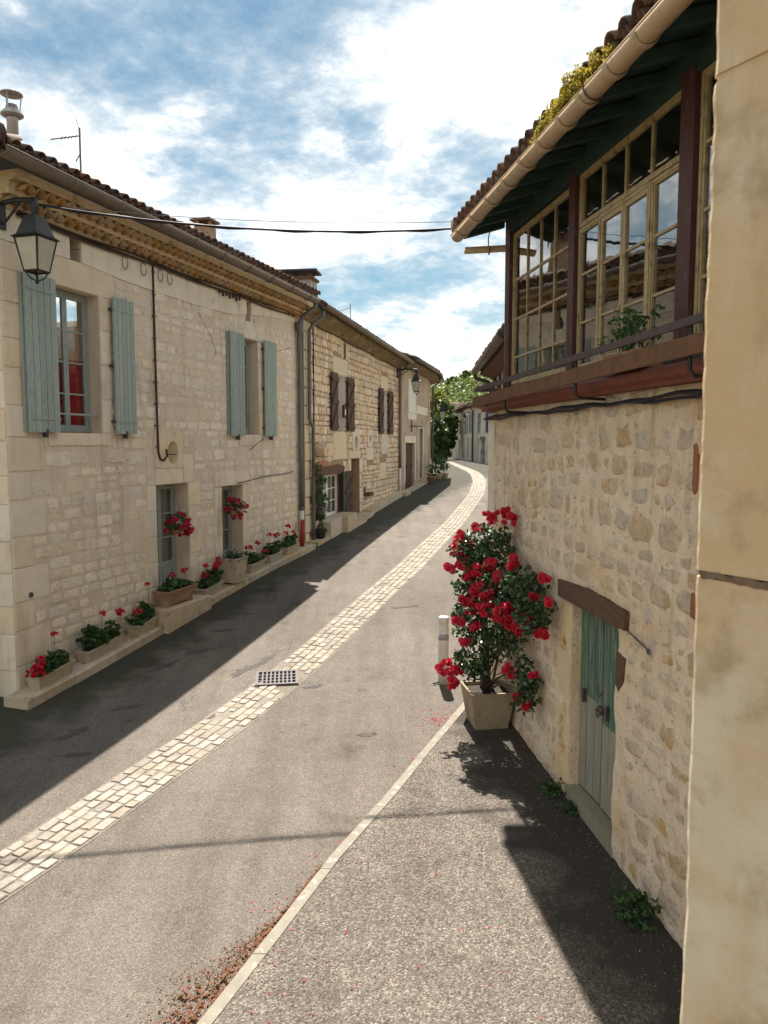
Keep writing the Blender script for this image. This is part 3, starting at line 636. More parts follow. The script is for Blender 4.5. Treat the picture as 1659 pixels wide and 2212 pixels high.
mb = MB(); mb.add([(kx(y), y, gz(y) - .02) for y in (0.3, 4, 9.4)] + [(kx(y) + .02, y, gz(y) - .02) for y in (.3, 4, 9.4)], [(0, 1, 4, 3), (1, 2, 5, 4)]); kerb = struct(build('kerb', mb, kerb_m, fix=False))
yk = .2
while yk < 9.4:
    y1 = min(yk + .95, 9.5); mb = MB(); n = 6; prof = [(.02, -.03), (.125, -.03), (.125, .106), (.04, .108), (.02, .09)]; vs_ = []
    for k in range(n + 1):
        y = yk + .003 + (y1 - yk - .006) * k / n
        for dx, dz in prof: vs_.append((kx(y) + dx + .012 * mnoise.noise(Vector((0, y * 2.3, 1))) * (dx < .1), y, gz(y) + dz))
    fs = [(k * 5 + i, k * 5 + (i + 1) % 5, (k + 1) * 5 + (i + 1) % 5, (k + 1) * 5 + i) for k in range(n) for i in range(5)] + [tuple(range(5)), tuple(n * 5 + i for i in range(5))[::-1]]
    mb.add(vs_, fs); build('kerb_stone', mb, kerb_m, kerb); yk = y1
# drainage strip of pale setts running down the road
SC = [(1.0, -5.6), (4.4, -3.9), (6.3, -2.95), (7.8, -2.36), (9.2, -1.77), (10.9, -1.14), (12.7, -.56), (16, .5), (22, 2.02), (28.6, 3.42), (33.3, 4.15), (38, 4.6), (43, 4.9), (63, 5.5), (90, 5.9)]
cy, cx = np.array([s[0] for s in SC]), np.array([s[1] for s in SC]); fit_y = np.linspace(1, 90, 900)
raw = np.interp(fit_y, cy, cx); ker = np.ones(15) / 15; sm = np.convolve(np.pad(raw, 7, mode='edge'), ker, 'valid'); sm[:8] = raw[:8]; sm[-8:] = raw[-8:]
scx = lambda y: float(np.interp(y, fit_y, sm)); SW = .57
def strip_pt(y, t, dz):
    dx = (scx(y + .1) - scx(y - .1)) / .2; L = math.hypot(1, dx); return (scx(y) + t / L, y - t * dx / L, gz(y - t * dx / L) + dz)
mb = MB(); ys3 = list(np.arange(1.4, 70, .4)); vs_ = []
for y in ys3: vs_ += [strip_pt(y, -SW / 2 - .02, .004), strip_pt(y, 0, .005), strip_pt(y, SW / 2 + .02, .004)]
mb.add(vs_, [q for k in range(len(ys3) - 1) for q in ((3 * k, 3 * k + 1, 3 * k + 4, 3 * k + 3), (3 * k + 1, 3 * k + 2, 3 * k + 5, 3 * k + 4))])
strip = struct(build('drainage_strip', mb, bed_m, fix=False))
def sett_template(seed):
    r = random.Random(seed); o = []
    pts = [(-.5, -.42), (-.42, -.5), (.42, -.5), (.5, -.42), (.5, .42), (.42, .5), (-.42, .5), (-.5, .42)]
    j = [(a + r.uniform(-.05, .05), b + r.uniform(-.06, .06)) for a, b in pts]
    v = [(a, b, -.02) for a, b in j] + [(a * .99, b * .99, .004) for a, b in j] + [(a * .92, b * .88, .009 + r.uniform(-.003, .003)) for a, b in j] + [(0, 0, .0095)]
    f = [(q * 8 + i, q * 8 + (i + 1) % 8, q * 8 + 8 + (i + 1) % 8, q * 8 + 8 + i) for q in (0, 1) for i in range(8)] + [(16 + i, 16 + (i + 1) % 8, 24) for i in range(8)]
    return v, f
ST = [sett_template(k) for k in range(8)]; STM = [mesh('sett_mesh', v, f, sett_m) for v, f in ST]
setts = []; r5 = random.Random(5)
for row in range(5):
    y = 1.6 + r5.uniform(0, .2); t = (row - 2) * SW / 5
    while y < 66:
        L = r5.uniform(.11, .22) if y < 30 else r5.uniform(.3, .5)
        dx = (scx(y + .1) - scx(y - .1)) / .2; ln = math.hypot(1, dx); yc = y + L / 2 / ln
        if not (9.95 < yc + (row - 2) * .03 < 10.52) and not (row < 2 and 8.9 < yc < 9.15) and not (row == 0 and 10.4 < yc < 10.8) and r5.random() > .012: setts.append((yc, t, L, math.atan(dx), r5.randrange(8), r5.uniform(-.05, .05), r5.uniform(.9, 1.0)))
        y += L / ln
setts.sort(key=lambda s: (s[0] < 5.6, s[0])); far_v = []; far_f = []; off = 0
for k, (y, t, L, ang, tv, dr, ws) in enumerate(setts):
    p = strip_pt(y, t, .004 + .003 * math.sin(k * 12.9898)); sl = math.atan((gz(y + .3) - gz(y - .3)) / .6 * math.cos(ang)); S = (L - .013, (SW / 5 - .011) * ws, 1.0)
    rot = Matrix.Rotation(math.pi / 2 - ang + dr, 3, 'Z') @ Matrix.Rotation(-sl, 3, 'Y')
    if k < 300:
        o = link('sett', STM[tv], strip, p); o.rotation_euler = rot.to_euler(); o.scale = S
    else:
        v = np.array(ST[tv][0]) * np.array(S); far_v.append(v @ np.array(rot).T + np.array(p)); far_f += [tuple(off + q for q in f) for f in ST[tv][1]]; off += len(v)
A = np.vstack(far_v); c = A.mean(0); stuff(link('sett_paving', mesh('sett_paving', (A - c).tolist(), far_f, sett_m), strip, c))
# dark tar repairs and damp marks lying on the road
for (px, py, a, b, an, sd) in ((-3.15, 10.7, .55, .13, .9, 1), (-2.75, 11.3, .5, .1, .5, 2), (-3.2, 9.35, .4, .09, .4, 3), (-2.6, 12.2, .5, .08, .3, 4), (-3.6, 8.6, .4, .14, 1.0, 5), (-3.35, 8.1, .25, .1, .3, 6), (-2.4, 13.0, .45, .08, .2, 7), (-3.7, 10.0, .16, .08, .7, 8), (-1.98, 10.55, .5, .16, 1.1, 9), (-1.72, 10.95, .45, .12, 1.2, 10), (-.95, 10.0, .3, .08, .4, 11), (-2.12, 9.0, .42, .13, 1.15, 12), (.35, 13.4, .5, .1, .3, 13), (-.2, 8.6, .22, .1, .2, 14)):
    r_ = random.Random(sd); n = 22; mb = MB(); pts = []
    for k in range(n):
        t = 2 * math.pi * k / n; q = 1 + .45 * r_.uniform(-1, 1); x, y = a / 2 * q * math.cos(t), b / 2 * q * math.sin(t); X, Y = px + x * math.cos(an) - y * math.sin(an), py + x * math.sin(an) + y * math.cos(an); pts.append((X, Y, gz(Y) + .004))
    mb.add(pts + [(px, py, gz(py) + .005)], [(k, (k + 1) % n, n) for k in range(n)]); build('tar_patch', mb, tar_m, road, fix=False)

crack_m = mat('asphalt_crack', (.06, .052, .044), None)
for sd, (x0, y0, an, ln_) in enumerate(((-2.75, 8.9, .35, 1.3), (-2.35, 7.3, .42, .8), (-1.6, 10.9, .33, 1.2), (-.2, 11.6, .3, .9), (-1.9, 9.9, .9, .5), (-.9, 10.1, -.5, .6))):
    r_ = random.Random(sd + 400); x, y, a = x0, y0, an; mb = MB(); L_ = []; n = int(ln_ / .06)
    for k in range(n + 1):
        w_ = .002 * math.sin(math.pi * (k + .5) / (n + 1)) * r_.uniform(.5, 1.4) + .0012; L_ += [(x - w_, y, gz(y) + .0035), (x + w_, y, gz(y) + .0035)]; a += r_.uniform(-.8, .8) - (a - an) * .45; x += .06 * math.sin(a); y += .06 * math.cos(a)
    mb.add(L_, [(2 * k, 2 * k + 1, 2 * k + 3, 2 * k + 2) for k in range(n)]); build('crack', mb, crack_m, road, fix=False)
# drain grate in the strip
dr = empty('drain_grate', (-1.46, 10.25, gz(10.25)))
ga = .12; R2 = Matrix.Rotation(ga, 3, 'Z'); slp = (gz(10.6) - gz(9.9)) / .7
def gp(x, y, z): q = R2 @ Vector((x, y, 0)); return Vector((-1.46 + q.x, 10.25 + q.y, gz(10.25) + q.y * slp + z))
def gbox(mb, x0, x1, y0, y1, z0, z1): mb.para(gp(x0, y0, z0), gp(x1, y0, z0) - gp(x0, y0, z0), gp(x0, y1, z0) - gp(x0, y0, z0), Vector((0, 0, z1 - z0)))
mb = MB(); gbox(mb, -.27, .27, -.22, .22, .006, .009); build('pit_shade_sheet', mb, pit_m, dr)  # flat dark sheet paints the shade below the bars; no pit is modelled
mb = MB()
for b in ((-.29, .29, -.24, -.2), (-.29, .29, .2, .24), (-.29, -.25, -.2, .2), (.25, .29, -.2, .2)): gbox(mb, *b, .004, .034)
build('grate_frame', mb, iron, dr)
for k in range(1, 9): x = -.25 + .5 * k / 9; mb = MB(); gbox(mb, x - .011, x + .011, -.2, .2, .012, .03); build('grate_bar', mb, iron, dr)
for k in range(1, 4): y = -.2 + .4 * k / 4; mb = MB(); gbox(mb, -.25, .25, y - .009, y + .009, .011, .0285); build('cross_bar', mb, iron, dr)
tag(dr, 'dark iron drain grate set across the strip of pale setts', 'drain grate')

# ------------------------------------------------------------------ first stone house on the left
hs = empty('stone_house', H1.at(4.3, H1.ground(4.3, 0) - .3, -2))
UA, UB = -.27, 8.86
ops = [(.60, 1.56, .16, 2.14), (5.90, 6.62, .20, 2.13), (2.88, 3.85, -2.66, -.67), (5.03, 5.85, -2.66, -.80), (.98, 1.20, 2.52, 2.88), (6.13, 6.32, 2.48, 2.87), (3.20, 3.56, -.35, .07)]
mb = MB(); body(mb, H1, UA, UB, -3.9, 3.12, 7.5, .38, ops); build('wall', mb, h1_mortar, hs)
for o in ops[4:6]: mb = MB(); mb.fb(H1, o[0] - .02, o[1] + .02, o[2] - .02, o[3] + .02, -.2, -.17); build('vent_board', mb, dark_wood, hs)
dress = [(.28, 1.92, 2.14, 2.53), (.42, 1.74, -.02, .16)]
for k, (c, d) in enumerate(((.16, .66), (.66, 1.16), (1.16, 1.66), (1.66, 2.14))): dress += [(1.56, 1.80 + .14 * (k % 2), c, d), (.30 - .12 * (k % 2), .60, c, d)]
dress += [(5.60, 6.95, 2.13, 2.48), (5.75, 6.74, -.02, .20)]
for k, (c, d) in enumerate(((.20, .7), (.7, 1.2), (1.2, 1.7), (1.7, 2.13))): dress += [(6.62, 6.82 + .1 * (k % 2), c, d), (5.70 - .1 * (k % 2), 5.90, c, d)]
dress += [(2.63, 2.83, -.67, -.16), (3.69, 4.03, -.67, -.16), (2.83, 3.69, -.67, -.40)]
for k in range(5):
    c = -2.78 + k * .422; dress += [(2.62 - .12 * (k % 2), 2.88, c, c + .422), (3.85, 4.08 + .16 * ((k + 1) % 2), c, c + .422)]
dress += [(4.75, 6.15, -.80, -.52)]
for k in range(4): c = -2.66 + k * .465; dress += [(4.85 - .1 * (k % 2), 5.03, c, c + .465), (5.85, 6.02 + .12 * (k % 2), c, c + .465)]
q = -3.25
for k in range(14):
    h = (.40, .47, .36, .44)[k % 4]; dress.append((UA, UA + (.34, .62)[k % 2], q, min(q + h, 2.5))); q += h
    if q > 2.45: break
dress += [(8.5 + .12 * (k % 2), UB, -2.5 + k * .42, -2.08 + k * .42) for k in range(12)]
dressed(hs, H1, dress, h1_dress, .010, 3)
oval_stone(hs, H1, 2.835, 3.685, -.395, .21, 3.38, -.14, .165, .195, .3, h1_dress)
ex = ops + dress + [(2.83, 3.69, -.4, .21), (UA, UB, 2.50, 3.3)]
polys, r_ = lay_stones(H1, UA, UB, -3.3, 2.5, ex, (.13, .25), (.16, .46), .035, 11, cut=.25, jit=.1, drop=.10, vfloor=lambda u: H1.ground(u) + .02, wob=.012)
stone_field(hs, H1, polys, r_, .0065, h1_stone, 300, .018)
for pts in ([(UA, 2.50), (.97, 2.53), (.97, 2.9), (UA, 2.9)], [(1.21, 2.53), (2.3, 2.47), (4.2, 2.46), (5.5, 2.5), (6.12, 2.6), (6.12, 2.9), (1.21, 2.9)], [(6.33, 2.62), (7.2, 2.72), (UB, 2.82), (UB, 2.9), (6.33, 2.9)]): mb = MB(); mb.prism(H1, pts, -.01, .02); build('plaster_band', mb, plaster_m, hs)
# near gable end facing the lane
EC = H1.at(UA, 0, 0); E1 = Frame((EC.x, EC.y), 17.47 - 90, -1); E1.n = -H1.d.copy()
qd = []; q = -3.3
for k in range(14): h = (.40, .47, .36, .44)[k % 4]; qd.append((.0, (.5, .3)[k % 2], q, q + h)); q += h
dressed(hs, E1, qd, h1_dress, .012, 8)
polys, r_ = lay_stones(E1, .5, 3.0, -3.3, 2.6, [(.30, 1.1, -3.4, -1.6)], (.14, .26), (.18, .42), .035, 17, drop=.08); stone_field(hs, E1, polys, r_, .007, h1_stone, 120, .016)
plank_door(hs, E1, .34, 1.05, -3.35, -1.7, .05, blue_m, 5, name='cellar_door')
# scalloped tile cornice under the eave
mb = MB(); mb.sweep(H1, [(0, 2.885), (.045, 2.885), (.05, 2.93), (.055, 3.03), (.17, 3.03), (.185, 3.075), (.19, 3.18), (.31, 3.18), (.33, 3.29), (0, 3.29)], UA - .0, UB); cor = build('cornice', mb, genoise_m, hs)
def genoise_tile():
    v = []; f = []; n = 8
    for y in (0, .17):
        for rr in (.092, .072):
            for i in range(n + 1): a = math.pi * i / n; v.append((rr * math.cos(a), y, rr * math.sin(a)))
    m = n + 1
    for i in range(n): f += [(i, i + 1, 2 * m + i + 1, 2 * m + i), (m + i, m + i + 1, 3 * m + i + 1, 3 * m + i), (2 * m + i, 2 * m + i + 1, 3 * m + i + 1, 3 * m + i), (i, i + 1, m + i + 1, m + i)]
    f += [(0, 2 * m, 3 * m, m), (n, 2 * m + n, 3 * m + n, m + n)]
    me = mesh('cornice_tile_mesh', v, f, genoise_t, True); fixn(me); return me
GT = genoise_tile()
for row, (w, v, ph) in enumerate(((.02, 2.935, 0), (.155, 3.08, .095))):
    u = UA + .1 + ph
    while u < UB - .05:
        o = link('cornice_tile', GT, cor, H1.at(u, v, w)); X = -H1.d if H1.d.cross(H1.n).z > 0 else H1.d
        Yv = H1.n; Zv = Vector((0, 0, 1)); X = Yv.cross(Zv); o.rotation_euler = Matrix((X, Yv, Zv)).transposed().to_euler(); u += .19
roof(hs, H1, UA - .45, UB + .02, .45, 3.45, 4.2, .30, rows_obj=2, hip0=True, seed=4, uvis=(-1, 20))
mb = MB(); E1s = Frame((EC.x, EC.y), 17.47 - 90, -1); E1s.n = -H1.d.copy()
roof(hs, E1s, -.44, 7.5, .44, 3.44, 3.6, .30, rows_obj=0, hip0=True, hip1=True, seed=6, rows_max=10)
a = H1.at(UA - .46, 3.50, .46); d_ = (H1.d - H1.n + Vector((0, 0, .30))); mb = MB()
for k in range(9):
    p = a + d_ * (k * .34 - .1); qv = p + d_ * .4; mb = MB(); mb.tube([p + Vector((0, 0, .02 + .01 * (k % 2))), qv + Vector((0, 0, .0 + .01 * (k % 2)))], [.11, .09], 8); build('hip_tile', mb, tile_m, hs, True)
gutter(hs, H1, UA - .5, UB - .35, .54, 3.345, 3.28, .10, zinc_brown, [x * .95 + .4 for x in range(9)])
gutter(hs, E1, -.5, 2.5, .50, 3.345, 3.345, .10, zinc_brown, [1.0])
# windows, shutters and doors
window(hs, H1, .61, 1.55, .18, 2.13, -.19, frame_bg, 1, 4, 2, curtain=(curtain_red, .2, 1.2))
mb = MB(); mb.tube([H1.at(.605, .42, -.06), H1.at(1.555, .42, -.06)], .016, 8); build('guard_rail', mb, frame_bg, hs)
window(hs, H1, 5.91, 6.61, .22, 2.12, -.20, frame_bg, 1, 4, 2, curtain=(curtain_w, .3, 2.05))
window(hs, H1, 2.89, 3.84, -2.65, -.68, -.27, blue_m, 1, 3, 2, name='glazed_door', panel=.52, curtain=(curtain_w, -2.1, -.75))
window(hs, H1, 5.04, 5.84, -2.65, -.81, -.25, blue_m, 1, 3, 2, name='glazed_door', panel=.45, curtain=(curtain_w, -2.1, -.9))
for a_, b_, sd in ((.03, .59, 0), (1.79, 2.29, 1), (5.31, 5.88, 0), (6.78, 7.36, 1)):
    shutter(hs, H1, a_, b_, .16 if a_ < 3 else .17, 2.17, .055, blue_m, 5, sd, hw=blue_m if sd == 0 else None)
    if sd == 0: mb = MB(); mb.fb(H1, a_ - .035, a_ + .3, .17, 2.16, .02, .042); build('folded_leaf', mb, blue_m, hs)
for u in (.33, 2.03, 5.6, 7.08): mb = MB(); mb.fb(H1, u - .012, u + .012, .09, .2, .02, .1); build('shutter_catch', mb, iron, hs)
# stone ledge along the foot of the wall, with a raised doorstep
led = []
edges = [-.52, .35, 1.25, 2.42, 3.05, 3.78, 4.5, 5.35, 6.2, 7.1, 7.9, 8.75]
for k, (a_, b_) in enumerate(zip(edges, edges[1:])):
    up = .30 if 2.4 < a_ < 3.5 else .125; w1 = .46 if 2.4 < a_ < 3.5 else .38; g0, g1 = H1.ground(a_, .3), H1.ground(b_, .3); mb = MB()
    top0, top1 = (H1.ground(3.1, .3) + up,) * 2 if up == .30 else (g0 + up, g1 + up)
    pr = [(.004, 0), (w1 - .015, 0), (w1, -.015), (w1, -1), (.004, -1)]; vs_ = []
    for u, t, g in ((a_ + .004, top0, g0), (b_ - .004, top1, g1)): vs_ += [H1.at(u, (t + z if z > -1 else g - .12), w + (U(-.008, .008) if w > .1 else 0)) for w, z in pr]
    mb.add(vs_, [(i, (i + 1) % 5, 5 + (i + 1) % 5, 5 + i) for i in range(5)] + [(0, 1, 2, 3, 4), (5, 6, 7, 8, 9)]); build('ledge_slab', mb, ledge_m, hs)
def ledge_z(u, w=.2): return H1.ground(u, .3) + .125
# pipes, cables and little ironwork on the facade
def pipe(parent, F, pts, r, material, name='downpipe', n=10): mb = MB(); mb.tube([F.at(*p) for p in pts], r, n); return build(name, mb, material, parent, True)
pipe(hs, H1, [(2.9, 2.9, .03), (2.905, 1.5, .03), (2.92, .2, .03), (2.93, -.12, .03), (2.97, -.24, .035), (3.06, -.27, .04), (3.14, -.2, .05), (3.13, -.08, .05)], .017, old_wire, 'cable_conduit')
for v in np.arange(-.05, 2.8, .35): mb = MB(); mb.fb(H1, 2.875, 2.935, v, v + .02, 0, .05); build('conduit_clip', mb, iron, hs)
mb = MB()
for k, (dv, dw, ph) in enumerate(((0, 0, 0), (-.03, .02, 1.3), (.02, .03, 2.2))):
    pts = [H1.at(u, 2.86 + dv + .015 * math.sin(u * 2.3 + ph) + .008 * u, .035 + dw) for u in np.arange(.0, 8.7, .3)]; mb.tube(pts, .017, 5)
build('cable_run', mb, old_wire, hs, True)
for u in (2.15, 2.62, 3.08, 3.35): mb = MB(); mb.tube([H1.at(u + .07 * math.cos(t), 2.74 + .1 * math.sin(t), .05) for t in np.linspace(.6, 2 * math.pi + .4, 14)], .006, 5); build('cable_loop', mb, cable_m, hs)
for k in range(7): mb = MB(); mb.tube([H1.at(4.95 + .13 * k, 2.88, .06), H1.at(4.97 + .13 * k, 2.80 - .03 * (k % 2), .07)], .022, 6); build('cable_clamp', mb, old_wire, hs)
for pts in ([(4.3, 2.35, .006), (4.7, 2.0, .006), (4.9, 1.7, .006), (4.75, 1.55, .006)], [(5.1, 2.0, .006), (5.6, 1.95, .006), (5.95, 2.25, .006), (6.1, 2.5, .006)], [(6.45, 2.55, .006), (6.6, 2.15, .006), (7.2, 1.95, .006), (8.3, 2.2, .006)], [(.55, 2.35, .006), (.8, 2.6, .006), (1.3, 2.75, .006)]):
    mb = MB(); mb.tube([H1.at(*p) for p in pts], .004, 4); build('thin_wire', mb, old_wire, hs)
mb = MB(); mb.tube([H1.at(u, -.74 + .05 * (u - 5.85) + .012 * math.sin(3 * u), .03) for u in np.arange(5.6, 8.6, .3)], .008, 5); build('low_wire', mb, old_wire, hs)
mb = MB(); mb.tube([H1.at(6.2, -.12, .0), H1.at(6.42, .08, .14), H1.at(6.5, .1, .15)], .008, 5); mb.tube([H1.at(6.5 + .03 * math.cos(t), .1 + .03 * math.sin(t), .15) for t in np.linspace(0, 6.28, 9)], .005, 5); build('iron_hook', mb, iron, hs)
mb = MB(); mb.tube([H1.at(.0, -1.95, 0), H1.at(.0, -1.95, .03)], .035, 10); build('tie_plate', mb, iron, hs)
mb = MB(); mb.tube([H1.at(3.21, -.17, -.03), H1.at(3.55, -.17, -.03)], .012, 6); build('oval_bar', mb, iron, hs)
pipe(hs, H1, [(8.52, 3.24, .52), (8.52, 3.1, .5), (8.55, 2.93, .2), (8.56, 2.8, .1), (8.57, 2.6, .09), (8.6, .0, .085), (8.62, -1.55, .085)], .055, zinc)
pipe(hs, H1, [(8.62, -1.55, .085), (8.63, -2.35, .085)], .058, plastic_w, 'pipe_shoe')
mb = MB(); mb.lathe(H1.at(8.565, 2.62, .095), [(.058, -.1), (.075, -.02), (.095, .05), (.095, .16), (.085, .17)], 12); build('rainwater_head', mb, zinc, hs, True)
for v in (2.2, .9, -.4, -1.5): mb = MB(); mb.tube([H1.at(8.59, v, .088), H1.at(8.59, v + .03, .088)], .066, 10); build('pipe_bracket', mb, zinc, hs)
# flue, chimney on the roof
fl = Vector((-5.33, 11.47, -.42)); mb = MB(); mb.lathe((fl.x, fl.y, 3.7), [(.078, 0), (.078, .92), (.084, .93), (.084, .99)], 16); flue = build('flue_pipe', mb, steel, hs, True)
mb = MB(); mb.lathe((fl.x, fl.y, 4.66), [(.092, 0), (.155, .03), (.16, .05), (.09, .12), (.075, .18)], 16); build('flue_collar', mb, steel, flue, True)
mb = MB(); mb.lathe((fl.x, fl.y, 4.98), [(.155, 0), (.155, .015), (.02, .07)], 16); build('flue_cap', mb, steel, flue, True)
for k in range(3): a_ = k * 2.09 + .5; mb = MB(); mb.tube([(fl.x + .10 * math.cos(a_), fl.y + .10 * math.sin(a_), 4.74), (fl.x + .13 * math.cos(a_), fl.y + .13 * math.sin(a_), 4.99)], .008, 5); build('cap_strut', mb, steel, flue)
mb = MB(); c = Vector((-4.1, 18.1, 4.35)); mb.box(c + Vector((0, 0, .0)), (.36, .36, 1.2), -.3); ch = build('chimney', mb, h2_mortar, hs)
mb = MB(); mb.box(c + Vector((0, 0, .73)), (.5, .5, .05), -.3); build('chimney_cap', mb, tile_m, ch)
for a_, b_ in ((-.14, -.14), (.14, -.14), (-.14, .14), (.14, .14)): mb = MB(); mb.box(c + Vector((a_, b_, .65)), (.06, .06, .11), -.3); build('cap_block', mb, h2_mortar, ch)
tag(hs, 'pale limestone house with blue grey shutters and a scalloped tile cornice', 'house')
mb = MB(); at_ = Vector((-5.66, 14.85, 0)); mb.tube([at_ + Vector((0, 0, 4.0)), at_ + Vector((0, 0, 5.86))], .018, 6); an = empty('tv_antenna', at_ + Vector((0, 0, 4.0))); build('mast', mb, zinc, an)
mb = MB(); mb.tube([at_ + Vector((.02, 0, 5.72)), at_ + Vector((-.42, -.3, 5.54))], .012, 5)
for k in range(5): q_ = at_ + Vector((-.06 - .05 * k, -.04 - .036 * k, 5.69 - .021 * k)); mb.tube([q_ + Vector((.04, -.06, 0)), q_ + Vector((-.04, .06, 0))], .008, 5)
build('boom', mb, zinc, an); mb = MB(); mb.tube([at_ + Vector((0, 0, 5.4)), at_ + Vector((-.08, -.02, 5.25))], .012, 5); mb.tube([at_ + Vector((0, 0, 5.8)), at_ + Vector((-.06, 0, 6.02))], .006, 5); build('rod', mb, zinc, an)
tag(an, 'grey television antenna on a mast above the house with blue grey shutters', 'antenna')

# ------------------------------------------------------------------ second house, honey stone with brown shutters
h2 = empty('honey_stone_house', H2.at(3.5, H2.ground(3.5) - .3, -2)); VA, VB = -1.94, 9.05; tl = -.026
ops = [(.70, 1.66, .37, 1.90), (6.23, 7.02, .36, 1.86), (1.50, 1.76, 2.40, 2.82), (2.60, 3.06, -.16, .25), (4.44, 4.72, .05, .31), (-.76, 1.14, -1.95, -.76), (2.27, 3.23, -2.2, -.42)]
mb = MB(); body(mb, H2, VA, VB, -3.2, 2.98, 7.5, .4, ops); build('wall', mb, h2_mortar, h2)
mb = MB(); mb.fb(H2, 1.47, 1.79, 2.38, 2.84, -.22, -.18); build('vent_board', mb, dark_wood, h2)
dress = [(.45, 1.92, 1.90, 2.38), (1.28, 1.5, 2.38, 2.9), (1.76, 1.98, 2.38, 2.9), (.42, 1.80, -.42, .37), (6.1, 7.15, 1.86, 2.35), (6.2, 7.2, -.35, .36), (2.05, 3.4, -.42, -.17), (5.9, 6.9, -1.2, -.62), (4.1, 5.05, -.5, -.08)]
for k in range(4):
    c = -2.25 + k * .46; dress += [(3.23, 3.48 + .1 * (k % 2), c, c + .46), (2.1 - .1 * (k % 2), 2.27, c, c + .46)]
for k in range(4): c = .37 + k * .383; dress += [(1.66, 1.82 + .1 * (k % 2), c, c + .383), (.56 - .08 * (k % 2), .70, c, c + .383), (6.1 - .08 * (k % 2), 6.23, c - .01, c + .37), (7.02, 7.14 + .1 * (k % 2), c - .01, c + .37)]
dress += [(VA, VA + (.32, .52)[k % 2], -2.6 + k * .44, -2.16 + k * .44) for k in range(13)]; dress = [d for d in dress if d[2] < 2.9]
dressed(h2, H2, [(a, b, c, min(d, 2.96)) for a, b, c, d in dress], h2_dress, .016, 5, joint=.02)
oval_stone(h2, H2, 2.42, 3.24, -.17, .48, 2.83, .05, .23, .2, .32, h2_dress, .02); oval_stone(h2, H2, 4.25, 4.92, -.08, .48, 4.58, .18, .135, .125, .32, h2_dress, .02)
mb = MB(); mb.prism(H2, [(-1.16, -.8), (1.38, -.81), (1.42, -.6), (.9, -.55), (-.3, -.58), (-1.12, -.6)], -.2, .05); build('timber_lintel', mb, lintel_m, h2)
mb = MB(); mb.prism(H2, [(-1.2, -.28), (-.3, -.3), (-.2, -.05), (-.7, .05), (-1.0, -.0), (-1.2, -.1)], 0, .28); build('stone_corbel', mb, h2_stone, h2)
ex = ops + dress + [(2.42, 3.24, -.17, .48), (4.25, 4.92, -.08, .48), (-1.16, 1.42, -.8, -.55), (-1.2, -.2, -.3, .05)]
polys, r_ = lay_stones(H2, VA, VB, -2.6, 2.95, ex, (.11, .23), (.13, .33), .022, 21, cut=.22, jit=.12, vfloor=lambda u: H2.ground(u) + .02, wob=.008)
stone_field(h2, H2, polys, r_, .018, h2_stone, 300, .014)
mb = MB(); mb.sweep(H2, [(0, 2.93), (.06, 2.95), (.16, 3.03), (.30, 3.11), (.36, 3.12), (.36, 3.22), (0, 3.22)], VA, VB + .1, 0, -.12); build('cornice', mb, h2_eave, h2)
for a_, b_, c_, d_2 in ((.70, 1.66, .37, 1.90), (6.23, 7.02, .36, 1.86)):
    for q_ in ((a_, a_ + .012, c_, d_2), (b_ - .012, b_, c_, d_2), (a_ + .012, b_ - .012, d_2 - .012, d_2)): mb = MB(); mb.fb(H2, *q_, -.218, -.004); build('plaster_reveal', mb, white_m, h2)
roof(h2, H2, VA, VB + .1, .42, 3.26, 4.2, .30, tilt=-.018, rows_obj=2, seed=9)
gutter(h2, H2, VA + .1, VB + .05, .50, 3.26, 3.06, .075, zinc_brown, [0.2, 2.0, 3.8, 5.6, 7.4])
for a_, b_, c_, d_2, sd in ((.10, .69, .37, 1.91, 0), (1.68, 2.38, .37, 1.91, 1), (5.63, 6.22, .36, 1.89, 0), (7.04, 7.74, .36, 1.88, 1)): shutter(h2, H2, a_, b_, c_, d_2, .06, brown_sh, 4, sd, bars=False, brace=True)
shutter(h2, H2, -1.45, -.80, -1.9, -.80, .06, brown_sh, 4, 0, bars=False, brace=True); shutter(h2, H2, 1.30, 2.12, -1.95, -.76, .06, dark_wood, 5, 1, bars=False, brace=True)
mb = MB(); mb.fb(H2, 1.12, 1.28, -1.95, -.76, -.05, .10); build('open_leaf', mb, black_m, h2)
window(h2, H2, .71, 1.65, .38, 1.89, -.22, white_m, 1, 3, 2, curtain=(curtain_w, .45, 1.85)); window(h2, H2, 6.24, 7.01, .37, 1.85, -.22, white_m, 1, 3, 2, curtain=(curtain_w, .45, 1.8))
window(h2, H2, -.75, 1.13, -1.94, -.77, -.10, white_m, 2, 3, 2, curtain=(curtain_w, -1.85, -.85))
plank_door(h2, H2, 2.28, 3.22, -2.19, -.43, -.28, brown_sh, 5)
mb = MB(); mb.fb(H2, 1.30, 1.5, .75, 1.1, .02, .08); build('wall_box', mb, brown_sh, h2)
mb = MB(); mb.fb(H2, 1.36, 1.46, .82, .98, .082, .086); build('paper_notice', mb, white_m, h2)
for a_, b_, up, w1 in ((-1.9, -.9, .10, .32), (-.9, .15, .42, .34), (.15, 1.1, .42, .5), (1.1, 2.2, .12, .5), (2.2, 3.4, .1, .42), (3.4, 4.6, .16, .34), (4.6, 5.8, .16, .34), (5.8, 7.0, .16, .34), (7.0, 8.2, .16, .34), (8.2, 9.0, .14, .5)):
    g = max(H2.ground(a_, .3), H2.ground(b_, .3)); mb = MB(); sh = (H2.ground(b_, .3) - H2.ground(a_, .3)) / (b_ - a_); mb.fb(H2, a_ + .006, b_ - .006, H2.ground(a_, .3) - .2, H2.ground(a_, .3) + up, .004, w1, sh); build('ledge_slab', mb, ledge_m, h2)
mb = MB(); mb.fb(H2, 3.75, 4.2, -1.62, -1.5, 0, .22); mb.fb(H2, 3.75, 3.80, -1.5, -1.3, 0, .05); build('stone_shelf', mb, lintel_m, h2)
